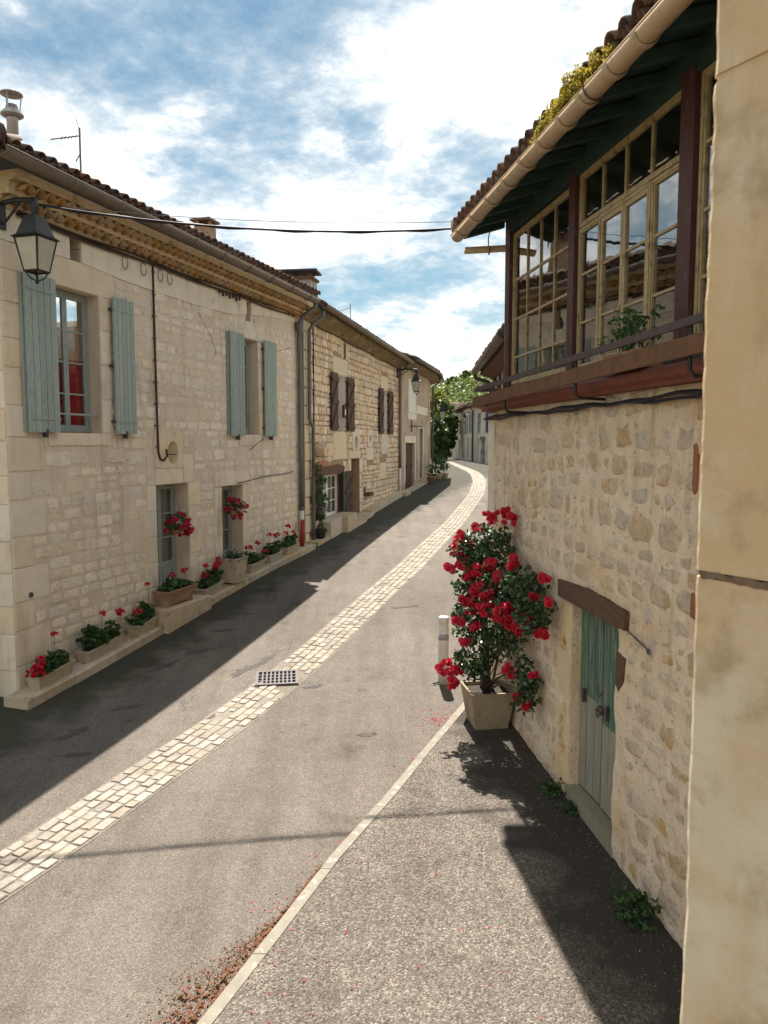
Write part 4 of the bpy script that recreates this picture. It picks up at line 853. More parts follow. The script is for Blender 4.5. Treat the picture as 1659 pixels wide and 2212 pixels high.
pipe(h2, H2, [(-1.75, 3.15, .45), (-1.74, 3.02, .43), (-1.78, 2.85, .2), (-1.8, 2.7, .1), (-1.8, .65, .09), (-1.76, .52, .1), (-1.6, .42, .12), (-1.54, .3, .1), (-1.53, -1.8, .09), (-1.53, -2.35, .09)], .045, zinc)
pipe(h2, H2, [(-1.28, 2.9, .03), (-1.27, 1.0, .03), (-1.28, -.75, .03)], .018, old_wire, 'cable_conduit')
pipe(h2, H2, [(8.85, 3.0, .45), (8.86, 2.85, .35), (8.9, 2.7, .1), (8.92, .5, .09), (8.93, -.9, .09)], .05, zinc); pipe(h2, H2, [(8.93, -.9, .09), (8.93, -1.9, .09)], .052, plastic_w, 'pipe_shoe')
mb = MB(); mb.tube([H2.at(u, 2.9 - .013 * u + .02 * math.sin(u * 2), .05) for u in np.arange(-1.5, 8.9, .4)], .014, 5); build('cable_run', mb, old_wire, h2)
cc = Vector((-2.45, 21.6, .06)); mb = MB(); mb.box(cc + Vector((0, 0, 4.02)), (1.1, .55, .75), -.22); ch = build('chimney', mb, render_grey, h2)
mb = MB(); mb.box(cc + Vector((0, 0, 4.43)), (1.2, .65, .07), -.22); build('chimney_slab', mb, lintel_m, ch)
for a_ in (-.52, -.02, .48):
    for b_ in (-.2, .2): mb = MB(); q_ = Matrix.Rotation(-.22, 3, 'Z') @ Vector((a_, b_, 0)); mb.box(cc + q_ + Vector((0, 0, 4.53)), (.035, .035, .14), -.22); build('cap_post', mb, iron, ch)
mb = MB(); mb.box(cc + Vector((0, 0, 4.63)), (1.36, .7, .05), -.12); mb.box(cc + Vector((0, 0, 4.67)), (1.3, .5, .03), -.12); build('chimney_cap', mb, black_m, ch)
tag(h2, 'honey coloured rubble stone house with red brown shutters and white ground floor window', 'house')
a2 = Vector((-1.2, 27.9, 0)); an = empty('tv_antenna', a2 + Vector((0, 0, 3.6))); mb = MB(); mb.tube([a2 + Vector((0, 0, 3.6)), a2 + Vector((0, 0, 4.98))], .016, 5); build('mast', mb, zinc, an)
mb = MB(); mb.tube([a2 + Vector((.02, 0, 4.86)), a2 + Vector((-.45, -.2, 4.68))], .012, 5)
for k in range(4): mb.tube([a2 + Vector((-.1 - .1 * k, -.15, 4.82 - .04 * k)), a2 + Vector((-.1 - .1 * k, .1, 4.82 - .04 * k))], .006, 4)
build('boom', mb, zinc, an); tag(an, 'small thin antenna on the roof of the honey coloured house', 'antenna')

# ------------------------------------------------------------------ third house, tan render, bending with the street
h3 = empty('rendered_house', H3.at(2.5, H3.ground(2.5) - .3, -2))
ops = [(.35, 2.3, -1.88, .06), (1.0, 2.55, 1.26, 2.62), (3.36, 4.2, -1.66, .66)]
mb = MB(); body(mb, H3, -.35, 5.4, -2.6, 2.98, 6.5, .35, ops); build('wall', mb, render_tan, h3)
e3 = H3.at(5.4, 0, 0); H3b = Frame((e3.x, e3.y), 6.0, 1); opsb = [(.4, 1.0, 1.1, 2.3), (1.6, 2.3, -1.45, .4), (.3, .8, -1.2, .3)]
mb = MB(); body(mb, H3b, .002, 3.2, -2.4, 2.98, 5.5, .35, opsb); build('wall_wing', mb, render_tan, h3)
dressed(h3, H3, [(.2, 2.5, .06, .34), (.18, .35, -1.5, .06), (2.3, 2.46, -1.5, .06), (.9, 2.65, 1.0, 1.26), (2.6, 5.38, 1.28, 1.62), (3.2, 3.36, -1.6, .8), (4.2, 4.36, -1.6, .8)], plaster_m, .012, 4)
plank_door(h3, H3, .36, 1.32, -1.87, .05, -.12, brown_sh, 5); plank_door(h3, H3, 1.33, 2.29, -1.87, .05, -.12, brown_sh, 5); plank_door(h3, H3, 3.37, 4.19, -1.65, .65, -.22, dark_wood, 5)
shutter(h3, H3, 1.0, 1.77, 1.27, 2.61, -.03, white_m, 4, 0); shutter(h3, H3, 1.78, 2.55, 1.27, 2.61, -.03, white_m, 4, 1)
plank_door(h3, H3b, 1.61, 2.29, -1.44, .39, -.15, dark_wood, 4); window(h3, H3b, .41, .99, 1.11, 2.29, -.15, white_m, 1, 3, 2); window(h3, H3b, .31, .79, -1.19, .29, -.15, white_m, 1, 3, 1)
mb = MB(); mb.sweep(H3, [(0, 2.92), (.2, 2.98), (.42, 3.06), (.42, 3.14), (0, 3.14)], -.3, 5.45); mb.sweep(H3b, [(0, 2.92), (.2, 2.98), (.42, 3.06), (.42, 3.14), (0, 3.14)], .0, 3.4); build('cornice', mb, h2_eave, h3)
roof(h3, H3, -.3, 5.6, .5, 3.22, 3.6, .30, rows_obj=2, seed=12); roof(h3, H3b, .1, 3.5, .5, 3.22, 3.2, .30, rows_obj=1, hip1=True, seed=13)
gutter(h3, H3, -.2, 5.55, .58, 3.20, 3.16, .07, zinc_brown, [2.0, 4.0]); gutter(h3, H3b, .05, 3.5, .58, 3.16, 3.12, .07, zinc_brown, [1.6])
pipe(h3, H3b, [(3.1, 3.1, .5), (3.1, 2.8, .12), (3.12, -1.5, .1)], .05, zinc)
mb = MB(); mb.tube([H3.at(1.2, .72, 0), H3.at(1.2, .72, .5)], .018, 6); mb.tube([H3.at(1.2, .5, .1), H3.at(1.2, .95, .1)], .014, 6); mb.tube([H3.at(1.35, .5, .05), H3.at(1.35, .95, .05)], .014, 6); mb.tube([H3.at(1.2, .75, .1), H3.at(2.3, .78, .1)], .016, 6); build('iron_wall_bracket', mb, iron, h3)
for a_, b_ in ((2.9, 4.3), (4.3, 5.3)): mb = MB(); g = H3.ground(a_, .3); mb.fb(H3, a_, b_, g - .2, g + .2, .004, .36, .06); build('door_step', mb, ledge_m, h3)
mb = MB(); mb.fb(H3, .1, 2.9, H3.ground(.1, .3) - .2, H3.ground(.1, .3) + .05, .004, .34, .06); build('door_sill', mb, ledge_m, h3)
tag(h3, 'tan rendered house with closed white shutters and a wide brown double door', 'house')


# ------------------------------------------------------------------ right-hand building with the glazed balcony
hr = empty('balcony_house', HR.at(1.0, HR.ground(1) - .3, -2)); RA, RB = -4.0, 4.66
DO = (1.06, 1.97, -3.30, -1.44)
mb = MB(); body(mb, HR, RA, RB, -4.2, .40, 5.0, .4, [DO]); build('wall', mb, hr_mortar, hr)
lint = (.89, 2.26, -1.46, -1.26)
jr = [(1.97, 2.26, -3.3 + k * .46, -2.84 + k * .46) for k in range(4)]
dressed(hr, HR, [(a, b, c, min(d, -1.46)) for a, b, c, d in jr], jamb_m, .012, 2)
edge = [(4.36 - .0, RB, -3.3 + k * .52, -2.78 + k * .52) for k in range(7)]
polys, r_ = lay_stones(HR, -1.0, 4.40, -3.5, .36, [(DO[0] - .02, DO[1], DO[2], DO[3]), lint] + jr + [(.9, 1.06, -3.3, -1.46)], (.11, .27), (.12, .36), .024, 31, cut=.30, jit=.17, drop=.04, vfloor=lambda u: HR.ground(u) + .05, wob=.05)
stone_field(hr, HR, polys, r_, .008, hr_stone, 300, .05, w0=-.014)
mb = MB(); mb.prism(HR, [(4.42, -3.5), (RB + .004, -3.5), (RB + .004, .38), (4.4, .38), (4.45, -.2), (4.38, -.9), (4.46, -1.6), (4.4, -2.4)], 0, .016); build('corner_render', mb, plaster_m, hr)
for k, (u, v, a, b) in enumerate(((-.02, -.15, .03, .17), (-.05, -1.05, .035, .09))):
    r9 = random.Random(k + 90); mb = MB(); stone_piece(mb, HR, rough_poly(u - a, u + a, v - b, v + b, r9, .4, .25), -.01, .016, .012, r9); build('brick_fragment', mb, mat('brick_red_%s' % 'abcde'[k], (.30, .12, .055), (.24, .10, .05), 20, bump=.5), hr, fix=False)
mb = MB(); mb.prism(HR, [(lint[0], -1.45), (1.5, -1.455), (lint[1], -1.44), (lint[1] + .01, -1.28), (1.6, -1.25), (1.2, -1.27), (lint[0] - .01, -1.30)], -.2, .03); build('timber_lintel', mb, lintel_m, hr)
mb = MB(); mb.prism(HR, [(.90, -1.68), (1.05, -1.66), (1.055, -1.92), (1.0, -1.98), (.93, -1.88)], -.02, .01); build('timber_plug', mb, lintel_m, hr)
plank_door(hr, HR, DO[0] + .01, 1.46, DO[2] + .14, DO[3] - .01, -.08, green_m, 3, battens=False, lower=greenlow_m, split=-2.35); plank_door(hr, HR, 1.50, DO[1] - .01, DO[2] + .14, DO[3] - .01, -.09, green_m, 3, battens=False, lower=greenlow_m, split=-2.35)
mb = MB(); mb.fb(HR, 1.43, 1.53, -2.33, -2.27, -.078, -.06); mb.tube([HR.at(1.43, -2.3, -.05), HR.at(1.48, -2.36, -.04), HR.at(1.53, -2.3, -.05)], .008, 5); mb.tube([HR.at(1.42, -2.12, -.06), HR.at(1.48, -2.18, -.05), HR.at(1.54, -2.1, -.06)], .007, 5); build('door_chain', mb, iron, hr)
mb = MB(); mb.prism(HR, [(1.0, -3.44), (2.05, -3.38), (2.02, -3.18), (1.08, -3.20)], -.15, .015); build('door_sill', mb, greenlow_m, hr)
mb = MB(); mb.tube([HR.at(.9, -1.44, .01), HR.at(.55, -1.5, .02), HR.at(.5, -1.51, .03)], .006, 5); mb.tube([HR.at(.5 + .02 * math.cos(t), -1.51 + .02 * math.sin(t), .03) for t in np.linspace(0, 6.3, 8)], .005, 5); build('iron_hook', mb, iron, hr)
# red ledge, floor, posts and glazing of the balcony storey
mb = MB(); mb.sweep(HR, [(-.18, .40), (.10, .40), (.10, .43), (.16, .45), (.16, .50), (.13, .53), (-.18, .55)], RA, RB + .04); build('balcony_ledge', mb, redledge_m, hr)
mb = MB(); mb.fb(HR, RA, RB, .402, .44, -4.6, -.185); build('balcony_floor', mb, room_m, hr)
mb = MB(); mb.fb(HR, RA, RB - .06, .56, .72, -.27, -.19); build('sill_board', mb, rail_m, hr)
PW = -.16
for a, b in ((4.46, 4.60), (2.50, 2.65), (.45, .63), (-1.75, -1.56)): mb = MB(); mb.fb(HR, a, b, .44, 2.60, PW - .14, PW); build('post', mb, post_m, hr)
window(hr, HR, 2.66, 4.45, .72, 2.50, -.20, cream_m, 4, 4, 1, fw=.035, sw=.022, bar=.024, gmat=glass_log, rowv=[1.04, 1.49, 1.95], name='balcony_window')
w2 = MB()
window(hr, HR, .64, 2.49, 2.04, 2.53, -.20, cream_m, 4, 1, 1, fw=.035, sw=.015, bar=.026, gmat=glass_log, name='balcony_window')
window(hr, HR, .64, 1.10, .72, 2.03, -.20, cream_m, 1, 3, 1, fw=.028, sw=.015, bar=.022, gmat=glass_log, name='balcony_window', rowv=[1.15, 1.60]); window(hr, HR, 2.03, 2.49, .72, 2.03, -.20, cream_m, 1, 3, 1, fw=.028, sw=.015, bar=.022, gmat=glass_log, name='balcony_window', rowv=[1.15, 1.60])
window(hr, HR, 1.10, 2.03, .72, 2.03, -.192, cream_m, 1, 3, 2, fw=.03, sw=.042, bar=.022, gmat=glass_log, name='balcony_casement', rowv=[1.15, 1.60])
window(hr, HR, -1.55, .44, .72, 2.53, -.20, cream_m, 4, 4, 1, fw=.035, sw=.022, bar=.024, gmat=glass_log, rowv=[1.15, 1.60, 2.05], name='balcony_window')
mb = MB(); mb.fb(HR, RA, RB - .02, 2.53, 2.78, -.32, -.165); build('wall_plate', mb, soffit_m, hr)
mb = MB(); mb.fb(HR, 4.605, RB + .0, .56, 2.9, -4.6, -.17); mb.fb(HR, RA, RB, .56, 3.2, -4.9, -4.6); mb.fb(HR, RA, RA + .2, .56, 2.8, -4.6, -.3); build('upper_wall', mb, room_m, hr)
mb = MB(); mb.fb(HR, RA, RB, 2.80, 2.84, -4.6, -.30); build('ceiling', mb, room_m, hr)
# eave: rafters, boarded underside, tiles and plastic gutter
sl_ = .30; ev = 2.60
mb = MB(); mb.para(HR.at(RA, ev - .02, .40), HR.d * (RB + .22 - RA), (-HR.n + Vector((0, 0, sl_))) * 1.0, Vector((0, 0, .03))); build('soffit_boards', mb, soffit_m, hr)
for k in range(18):
    u = 4.72 - k * .48; mb = MB(); mb.para(HR.at(u - .035, ev - .10, .33), HR.d * .07, (-HR.n + Vector((0, 0, sl_))) * .50, Vector((0, 0, .08))); build('rafter', mb, soffit_m, hr)
roof(hr, HR, RA, RB + .25, .38, ev + .10, 4.6, sl_, rows_obj=2, seed=15, uvis=(-1.2, 6))
mb = MB()
for k in range(12):
    s_ = k * .36; p = HR.at(RB + .27, ev + .08 + sl_ * s_, .42 - s_); q_ = HR.at(RB + .27, ev + .06 + sl_ * (s_ + .42), .42 - s_ - .42); mb = MB(); mb.tube([p, q_], [.10, .085], 8); build('verge_tile', mb, tile_m, hr, True)
gutter(hr, HR, RA, RB + .06, .42, 2.55, 2.53, .078, pvc_tan, [4.45, 3.85, 3.25, 2.7, 2.2, 1.75, 1.3, .9, .45, .05, -.5], 1.16)
mb = MB(); mb.tube([HR.at(.78, 2.54 + .09 * math.sin(t), .42 + .09 * math.cos(t)) for t in np.linspace(math.pi * .9, math.pi * 2.05, 10)], .007, 5); build('gutter_wire', mb, iron, hr)
gx = Frame((1.02, 9.98), 90, 1); eg = gutter(hr, gx, 0, .75, 0, 2.46, 2.50, .06, pvc_tan, []); mb = MB(); mb.tube([Vector((1.33 + .045 * math.sin(t) * 0, 9.98 + .07 * math.cos(t), 2.47 + .075 * math.sin(t))) for t in np.linspace(math.pi, 2 * math.pi, 9)] + [Vector((1.33, 10.05, 2.62)), Vector((1.35, 10.02, 2.75))], .008, 5); build('gutter_hook', mb, iron, eg)
# railing in front of the glazing
def rail_box(v0f, v1f, v0n, v1n, w0, w1, uf=4.28, un=-2.5):
    mb = MB(); vs_ = [HR.at(u, v, w) for u, a, b in ((un, v0n, v1n), (uf, v0f, v1f)) for v in (a, b) for w in (w0, w1)]
    mb.add(vs_, [(0, 1, 3, 2), (4, 6, 7, 5), (0, 4, 5, 1), (2, 3, 7, 6), (0, 2, 6, 4), (1, 5, 7, 3)]); return mb
rl = build('railing', rail_box(.615, .665, .735, .785, .295, .315), rail_m, hr); build('railing_board', rail_box(.44, .555, .555, .67, .30, .33), board_m, hr)
mb = MB(); mb.fb(HR, 4.24, 4.28, .62, .66, -.16, .30); mb.fb(HR, 4.24, 4.28, .45, .55, -.16, .30); build('railing_return', mb, rail_m, hr)
for u in (3.2, 1.35, -.35): vv = .665 + (4.28 - u) * .0177; mb = MB(); mb.tube([HR.at(u, vv, .28), HR.at(u, vv - .3, .28), HR.at(u, vv - .34, .25), HR.at(u, vv - .35, .0), HR.at(u, vv - .3, -.1)], .014, 6); build('rail_bracket', mb, black_m, hr)
mb = MB()
for k, (dv, ph) in enumerate(((0, 0), (-.024, .7), (-.012, 1.9))): mb.tube([HR.at(u, .345 + dv - .02 * math.sin((u + ph) * 1.6) ** 2 + .006 * math.sin(9 * u), .05 + .014 * k) for u in np.arange(-1.2, 4.7, .15)], .012, 5)
build('cable_run', mb, cable_m, hr, True)
tag(hr, 'buff rubble house with a glazed balcony storey and sand coloured plastic gutter', 'house')
# moss in the gutter, pot plant on the balcony
lv, lf = [], []
for k in range(110):
    u = U(.45, 1.9); hgt = .06 + .14 * max(0, 1 - abs(u - 1.0) / .85) ; c = HR.at(u, 2.58 + U(0, hgt), .44 + U(-.09, .05)); leaf_cloud(lv, lf, ball(rng, c, (.045, .045, .04), 42), .026, rng, .2, 'quad')
mo = cloud_obj('gutter_moss', lv, lf, moss_m, None); stuff(mo, 'yellow moss and stonecrop growing along the sand coloured gutter', 'moss')
pc = HR.at(.78, .545, .09); pt = empty('flower_pot', pc); mb = MB(); mb.fb(HR, .48, 1.08, .545, .68, .0, .17); build('trough_body', mb, terra_m, pt); mb = MB(); mb.fb(HR, .50, 1.06, .68, .684, .02, .15); build('soil', mb, soil_m, pt); tag(pt, 'terracotta trough on the red balcony ledge behind the railing', 'flower pot')
pl = empty('pot_plant', HR.at(.78, .684, .09)); lv, lf = [], []
for k in range(46): leaf_cloud(lv, lf, ball(rng, HR.at(U(.5, 1.1), .72 + U(0, .26), .09 + U(-.1, .1)), (.05, .05, .05), 9), .042, rng, .4, 'leaf')
cloud_obj('foliage', lv, lf, leaf_ger, pl); mb = MB()
for k in range(9): a_ = HR.at(U(.6, 1.0), .684, .09); mb.tube([a_, a_ + Vector((U(-.08, .08), U(-.08, .08), U(.15, .32)))], .004, 4)
build('stems', mb, stem_m, pl); tag(pl, 'small leafy plant in the terracotta trough behind the balcony railing', 'plant')

# ------------------------------------------------------------------ the near stone pier at the right edge
pr = empty('stone_pier', (1.0, 1.4, gz(1.3))); ca = rad(-30)
PF = Frame((.527, 1.3), -30, -1)    # u runs away from the corner towards the viewer for negative values
yv = [-4.3, -2.9, -1.6, -.218, .585, 1.6, 2.6]
for k, (a, b) in enumerate(zip(yv, yv[1:])):
    r9 = random.Random(70 + k); n = 44; mb = MB(); vs_ = []
    outl = [(-1.2, 0), (-.012, 0), (0, -.010), (0, -.7), (-1.2, -.7)]
    for j in range(n + 1):
        z = a + .006 + (b - a - .012) * j / n; e = -.006 * abs(mnoise.noise(Vector((z * 9, 0, k)))) - .008 * max(0, mnoise.noise(Vector((z * 3.1, 5, k))) - .2) + r9.uniform(-.0015, .0015)
        vs_ += [PF.at(u + (e if abs(u) < .05 else 0), z, w) for u, w in outl]
    m_ = 5; fs = [(j * m_ + i, j * m_ + (i + 1) % m_, (j + 1) * m_ + (i + 1) % m_, (j + 1) * m_ + i) for j in range(n) for i in range(m_)] + [tuple(range(m_)), tuple(n * m_ + i for i in range(m_))]
    mb.add(vs_, fs); build('stone_block', mb, pier_m, pr)
    if k == 2:
        top = [(x, b + .004 + r9.uniform(-.002, .003)) for x in np.arange(-.012, -1.0, -.014)]; bot = [(x, b - .006 + r9.uniform(-.004, .003) - .006 * max(0, mnoise.noise(Vector((x * 14, 0, 0))))) for x in np.arange(-1.0, -.012, .014)]
        mb = MB(); mb.prism(PF, top + bot, -.02, .0012); build('mortar_joint', mb, pier_joint, pr)
    else: mb = MB(); mb.fb(PF, -1.19, -.012, b - .008, b + .008, -.69, -.003); build('mortar_joint', mb, pier_m, pr)
tag(pr, 'smooth buff stone pier with a brown joint, close beside the viewer', 'pier')

# ------------------------------------------------------------------ half-timbered house beyond, and the far row
def simple_house(name, F, u0, u1, v0, vtop, depth, wallmat, ops, label, seed, eave=.45, slope=.32, rowsv=1, gut=True):
    h = empty(name, F.at((u0 + u1) / 2, v0, -depth / 2)); mb = MB(); body(mb, F, u0, u1, v0, vtop, depth, .35, ops); build('wall', mb, wallmat, h)
    roof(h, F, u0 - .1, u1 + .1, eave, vtop + .12, depth * .6, slope, rows_obj=rowsv, seed=seed)
    mb = MB(); mb.sweep(F, [(0, vtop - .12), (eave - .05, vtop - .02), (eave - .05, vtop + .04), (0, vtop + .04)], u0 - .08, u1 + .08); build('eave_board', mb, lintel_m, h)
    if gut: gutter(h, F, u0 - .15, u1 + .15, eave + .06, vtop + .05, vtop + .05, .07, zinc_brown, [])
    tag(h, label, 'house'); return h
HT = Frame((1.98, 10.6), 2.6, -1)
ht = simple_house('half_timbered_house', HT, 0, 5.0, -3.6, 1.42, 6, plaster_m, [(.6, 1.5, -.2, .9)], 'small half timbered house with pink plaster just beyond the glazed balcony', 30, .32)
window(ht, HT, .61, 1.49, -.19, .89, -.2, white_m, 1, 3, 2)
for u in (.1, 2.0, 3.0, 3.7, 4.85): mb = MB(); mb.fb(HT, u - .07, u + .07, -.8, 1.3, .004, .03); build('timber_post', mb, brown_sh, ht)
for k in range(7): mb = MB(); mb.prism(HT, [(3.77, -.7 + k * .28), (3.77, -.62 + k * .28), (4.78, -.34 + k * .28), (4.78, -.42 + k * .28)], .004, .028); build('timber_brace', mb, brown_sh, ht)
mb = MB(); mb.fb(HT, 0, 5, -1.0, -.86, .004, .035); build('timber_sill', mb, brown_sh, ht)
pipe(ht, HT, [(5.05, 1.45, .38), (5.06, 1.33, .36), (5.0, 1.25, .12), (4.98, 1.1, .06), (4.98, -2.6, .06)], .04, iron)

FR = Frame((8.05, 58.0), -1.1, -1); gf = -1.5
fa = simple_house('village_house', FR, -2, 9.5, gf - .3, 3.30, 7, render_grey, [(2.2, 3.1, .9, 2.9), (5.5, 6.5, 1.0, 2.6), (3.2, 5.2, gf, .35), (6.6, 7.6, gf, .5)], 'grey plastered house with a deep blue shutter and timber door lintel', 40)
shutter(fa, FR, 1.55, 2.18, .9, 2.9, .05, blue_cloth, 4, 0); window(fa, FR, 2.21, 3.09, .91, 2.89, -.2, white_m, 1, 3, 2); window(fa, FR, 5.51, 6.49, 1.01, 2.59, -.2, white_m, 1, 3, 2); shutter(fa, FR, 6.52, 7.1, 1.0, 2.6, .05, frame_bg, 4, 1)
plank_door(fa, FR, 3.22, 5.18, gf + .02, .34, -.2, dark_wood, 8); plank_door(fa, FR, 6.62, 7.58, gf + .02, .49, -.2, white_m, 5); mb = MB(); mb.fb(FR, 2.9, 5.5, .36, .62, 0, .05); build('timber_lintel', mb, lintel_m, fa); pipe(fa, FR, [(-.6, 3.2, .5), (-.6, 2.8, .1), (-.6, gf, .09)], .06, lintel_m)
fb_ = simple_house('village_house', FR, 9.52, 17.5, gf - .3, 3.42, 7, render_pale, [(11.2, 12.1, 1.0, 2.7), (14.4, 15.3, 1.0, 2.7), (10.3, 11.3, gf, .55), (13.0, 14.2, gf, .6)], 'pale rendered house with grey shutters in the middle of the far row', 41)
for a_ in (11.2, 14.4): window(fb_, FR, a_ + .01, a_ + .89, 1.01, 2.69, -.2, white_m, 1, 3, 2); shutter(fb_, FR, a_ - .5, a_ - .02, 1.0, 2.7, .05, frame_bg, 3, 0); shutter(fb_, FR, a_ + .92, a_ + 1.4, 1.0, 2.7, .05, frame_bg, 3, 1)
plank_door(fb_, FR, 10.32, 11.28, gf + .02, .54, -.2, dark_wood, 5); plank_door(fb_, FR, 13.02, 14.18, gf + .02, .59, -.2, frame_bg, 5); pipe(fb_, FR, [(9.7, 3.4, .5), (9.7, 2.9, .1), (9.75, gf, .09)], .06, iron)
fc = simple_house('village_house', FR, 17.52, 26.5, gf - .3, 3.3, 7, render_pale, [(19.0, 19.8, 1.0, 2.4), (22.6, 23.4, 1.0, 2.4), (20.0, 21.1, gf, .5)], 'pale rendered house at the end of the far row beneath the wooded hill', 42)
for a_ in (19.0, 22.6): window(fc, FR, a_ + .01, a_ + .79, 1.01, 2.39, -.2, white_m, 1, 3, 2); shutter(fc, FR, a_ + .82, a_ + 1.25, 1.0, 2.4, .05, white_m, 3, 1)
plank_door(fc, FR, 20.02, 21.08, gf + .02, .49, -.2, white_m, 5)
CR = Frame((5.0, 92.0), 90, 1); CR.n = Vector((0, -1, 0))
fd = simple_house('cross_house', CR, 1.6, 7.2, gf - .3, 3.2, 7, render_grey, [(3.0, 4.0, .8, 2.2)], 'tiled house facing down the street behind the far row', 43, slope=.42); window(fd, CR, 3.01, 3.99, .81, 2.19, -.2, white_m, 1, 3, 2)
gw = empty('garden_gate', (5.6, 88, gf)); mb = MB(); mb.box((6.35, 88, gf + .95), (1.5, .12, 1.9)); build('gate_wall', mb, render_pale, gw)
for k in range(5): mb = MB(); mb.box((5.75 + .2 * k, 87.9, gf + .9), (.17, .05, 1.7)); build('plank', mb, white_m, gw)
tag(gw, 'white garden gate in a low pale wall past the trees', 'gate')

# ------------------------------------------------------------------ street lanterns
def lantern(F, u, v, out, s, label, arm_v=.0, plate=True):
    c = F.at(u, v, out); L = empty('street_lantern', F.at(u, v, 0)); z = lambda d: v + d * s
    mb = MB(); mb.fb(F, u - .05 * s, u + .05 * s, z(-.25), z(.12), .0, .05 * s); build('wall_plate', mb, black_m, L)
    mb = MB(); mb.tube([F.at(u, z(.06), .03), F.at(u, z(.08), out * .5), F.at(u, z(.05), out + .03 * s)], [.03 * s, .03 * s, .035 * s], 8); mb.tube([F.at(u, z(-.2), .04), F.at(u, z(-.1), out * .3), F.at(u, z(.05), out * .6)], .016 * s, 6); build('bracket', mb, black_m, L)
    mb = MB(); mb.lathe((c.x, c.y, z(-.16)), [(.03 * s, 0), (.06 * s, .01), (.035 * s, .07 * s), (.06 * s, .1 * s), (.05 * s, .16 * s), (.035 * s, .24 * s)], 10); build('finial', mb, black_m, L, True)
    R_ = Matrix.Rotation(math.atan2(F.n.y, F.n.x) , 3, 'Z')
    def ring(h, zz): return [c + R_ @ Vector((a * h, b * h, 0)) + Vector((0, 0, zz - v)) for a, b in ((-1, -1), (1, -1), (1, 1), (-1, 1))]
    mb = MB(); a, b, d = ring(.085 * s, z(-.14)), ring(.15 * s, z(-.36)), ring(.20 * s, z(-.40)); mb.add(a + b + d, [(0, 1, 2, 3)] + [(q * 4 + i, q * 4 + (i + 1) % 4, q * 4 + 4 + (i + 1) % 4, q * 4 + 4 + i) for q in (0, 1) for i in range(4)] + [(8, 9, 10, 11)]); build('cap', mb, black_m, L)
    t, bt = ring(.165 * s, z(-.41)), ring(.10 * s, z(-.78))
    for i in range(4):
        j = (i + 1) % 4; e = .06; mb = MB(); P = [t[i].lerp(t[j], e), t[i].lerp(t[j], 1 - e), bt[i].lerp(bt[j], 1 - e), bt[i].lerp(bt[j], e)]; nn = (P[1] - P[0]).cross(P[3] - P[0]).normalized() * .004; mb.add(P + [p - nn for p in P], [(0, 1, 2, 3), (7, 6, 5, 4), (0, 4, 5, 1), (1, 5, 6, 2), (2, 6, 7, 3), (3, 7, 4, 0)]); build('pane', mb, milk, L)
        mb = MB(); mb.tube([t[i], bt[i]], .011 * s, 5); build('frame_bar', mb, black_m, L)
    for R0, zz in ((.165, -.405), (.10, -.785)):
        q_ = ring(R0 * s, z(zz)); mb = MB()
        for i in range(4): mb.tube([q_[i], q_[(i + 1) % 4]], .013 * s, 5)
        build('frame_ring', mb, black_m, L)
    mb = MB(); q_ = ring(.09 * s, z(-.79))
    for p in q_: mid = p.lerp(c + Vector((0, 0, z(-.86) - v)), .35); mb.tube([p, mid + Vector((0, 0, -.045 * s)), c + Vector((0, 0, z(-.9) - v))], .009 * s, 5)
    mb.lathe((c.x, c.y, z(-.93)), [(.01 * s, 0), (.025 * s, .015 * s), (.02 * s, .04 * s), (.01 * s, .05 * s)], 8); build('base_scroll', mb, black_m, L); tag(L, label, 'lantern', 'black street lanterns on wall brackets'); return L
lantern(H1, -.24, 2.86, .52, 1.0, 'black lantern with milky panes hung off the corner of the pale limestone house')
lantern(H2, 8.72, 2.70, .75, .95, 'black lantern on a bracket between the honey stone house and the tan rendered house')
lantern(H3b, 2.6, 1.95, .6, .9, 'black lantern at the bend end of the tan rendered house')
lantern(FR, 10.0, 2.75, .8, 1.0, 'black lantern on the pale rendered house of the far row')
# overhead cable across the street
A_, B_ = H1.at(-.2, 2.90, .40), Vector((1.06, 10.25, 2.80)); mb = MB()
for k, off in enumerate((0, .022)): mb.tube([A_.lerp(B_, t) + Vector((0, off * .6, -.16 * 4 * t * (1 - t) + off * math.sin(t * 40) * .5)) for t in np.linspace(0, 1, 40)], .014, 6)
ov = build('overhead_cable', mb, cable_m, None, True); tag(ov, 'black twisted cable strung across the street between the eaves', 'cable')
mb = MB(); B2 = Vector((1.12, 10.3, 2.9)); mb.tube([A_.lerp(B2, t) + Vector((0, .12, .03 - .1 * 4 * t * (1 - t))) for t in np.linspace(.0, 1, 24)], .004, 5); ov2 = build('overhead_wire', mb, cable_m, None); tag(ov2, 'thin wire running above the twisted cable across the street', 'wire')


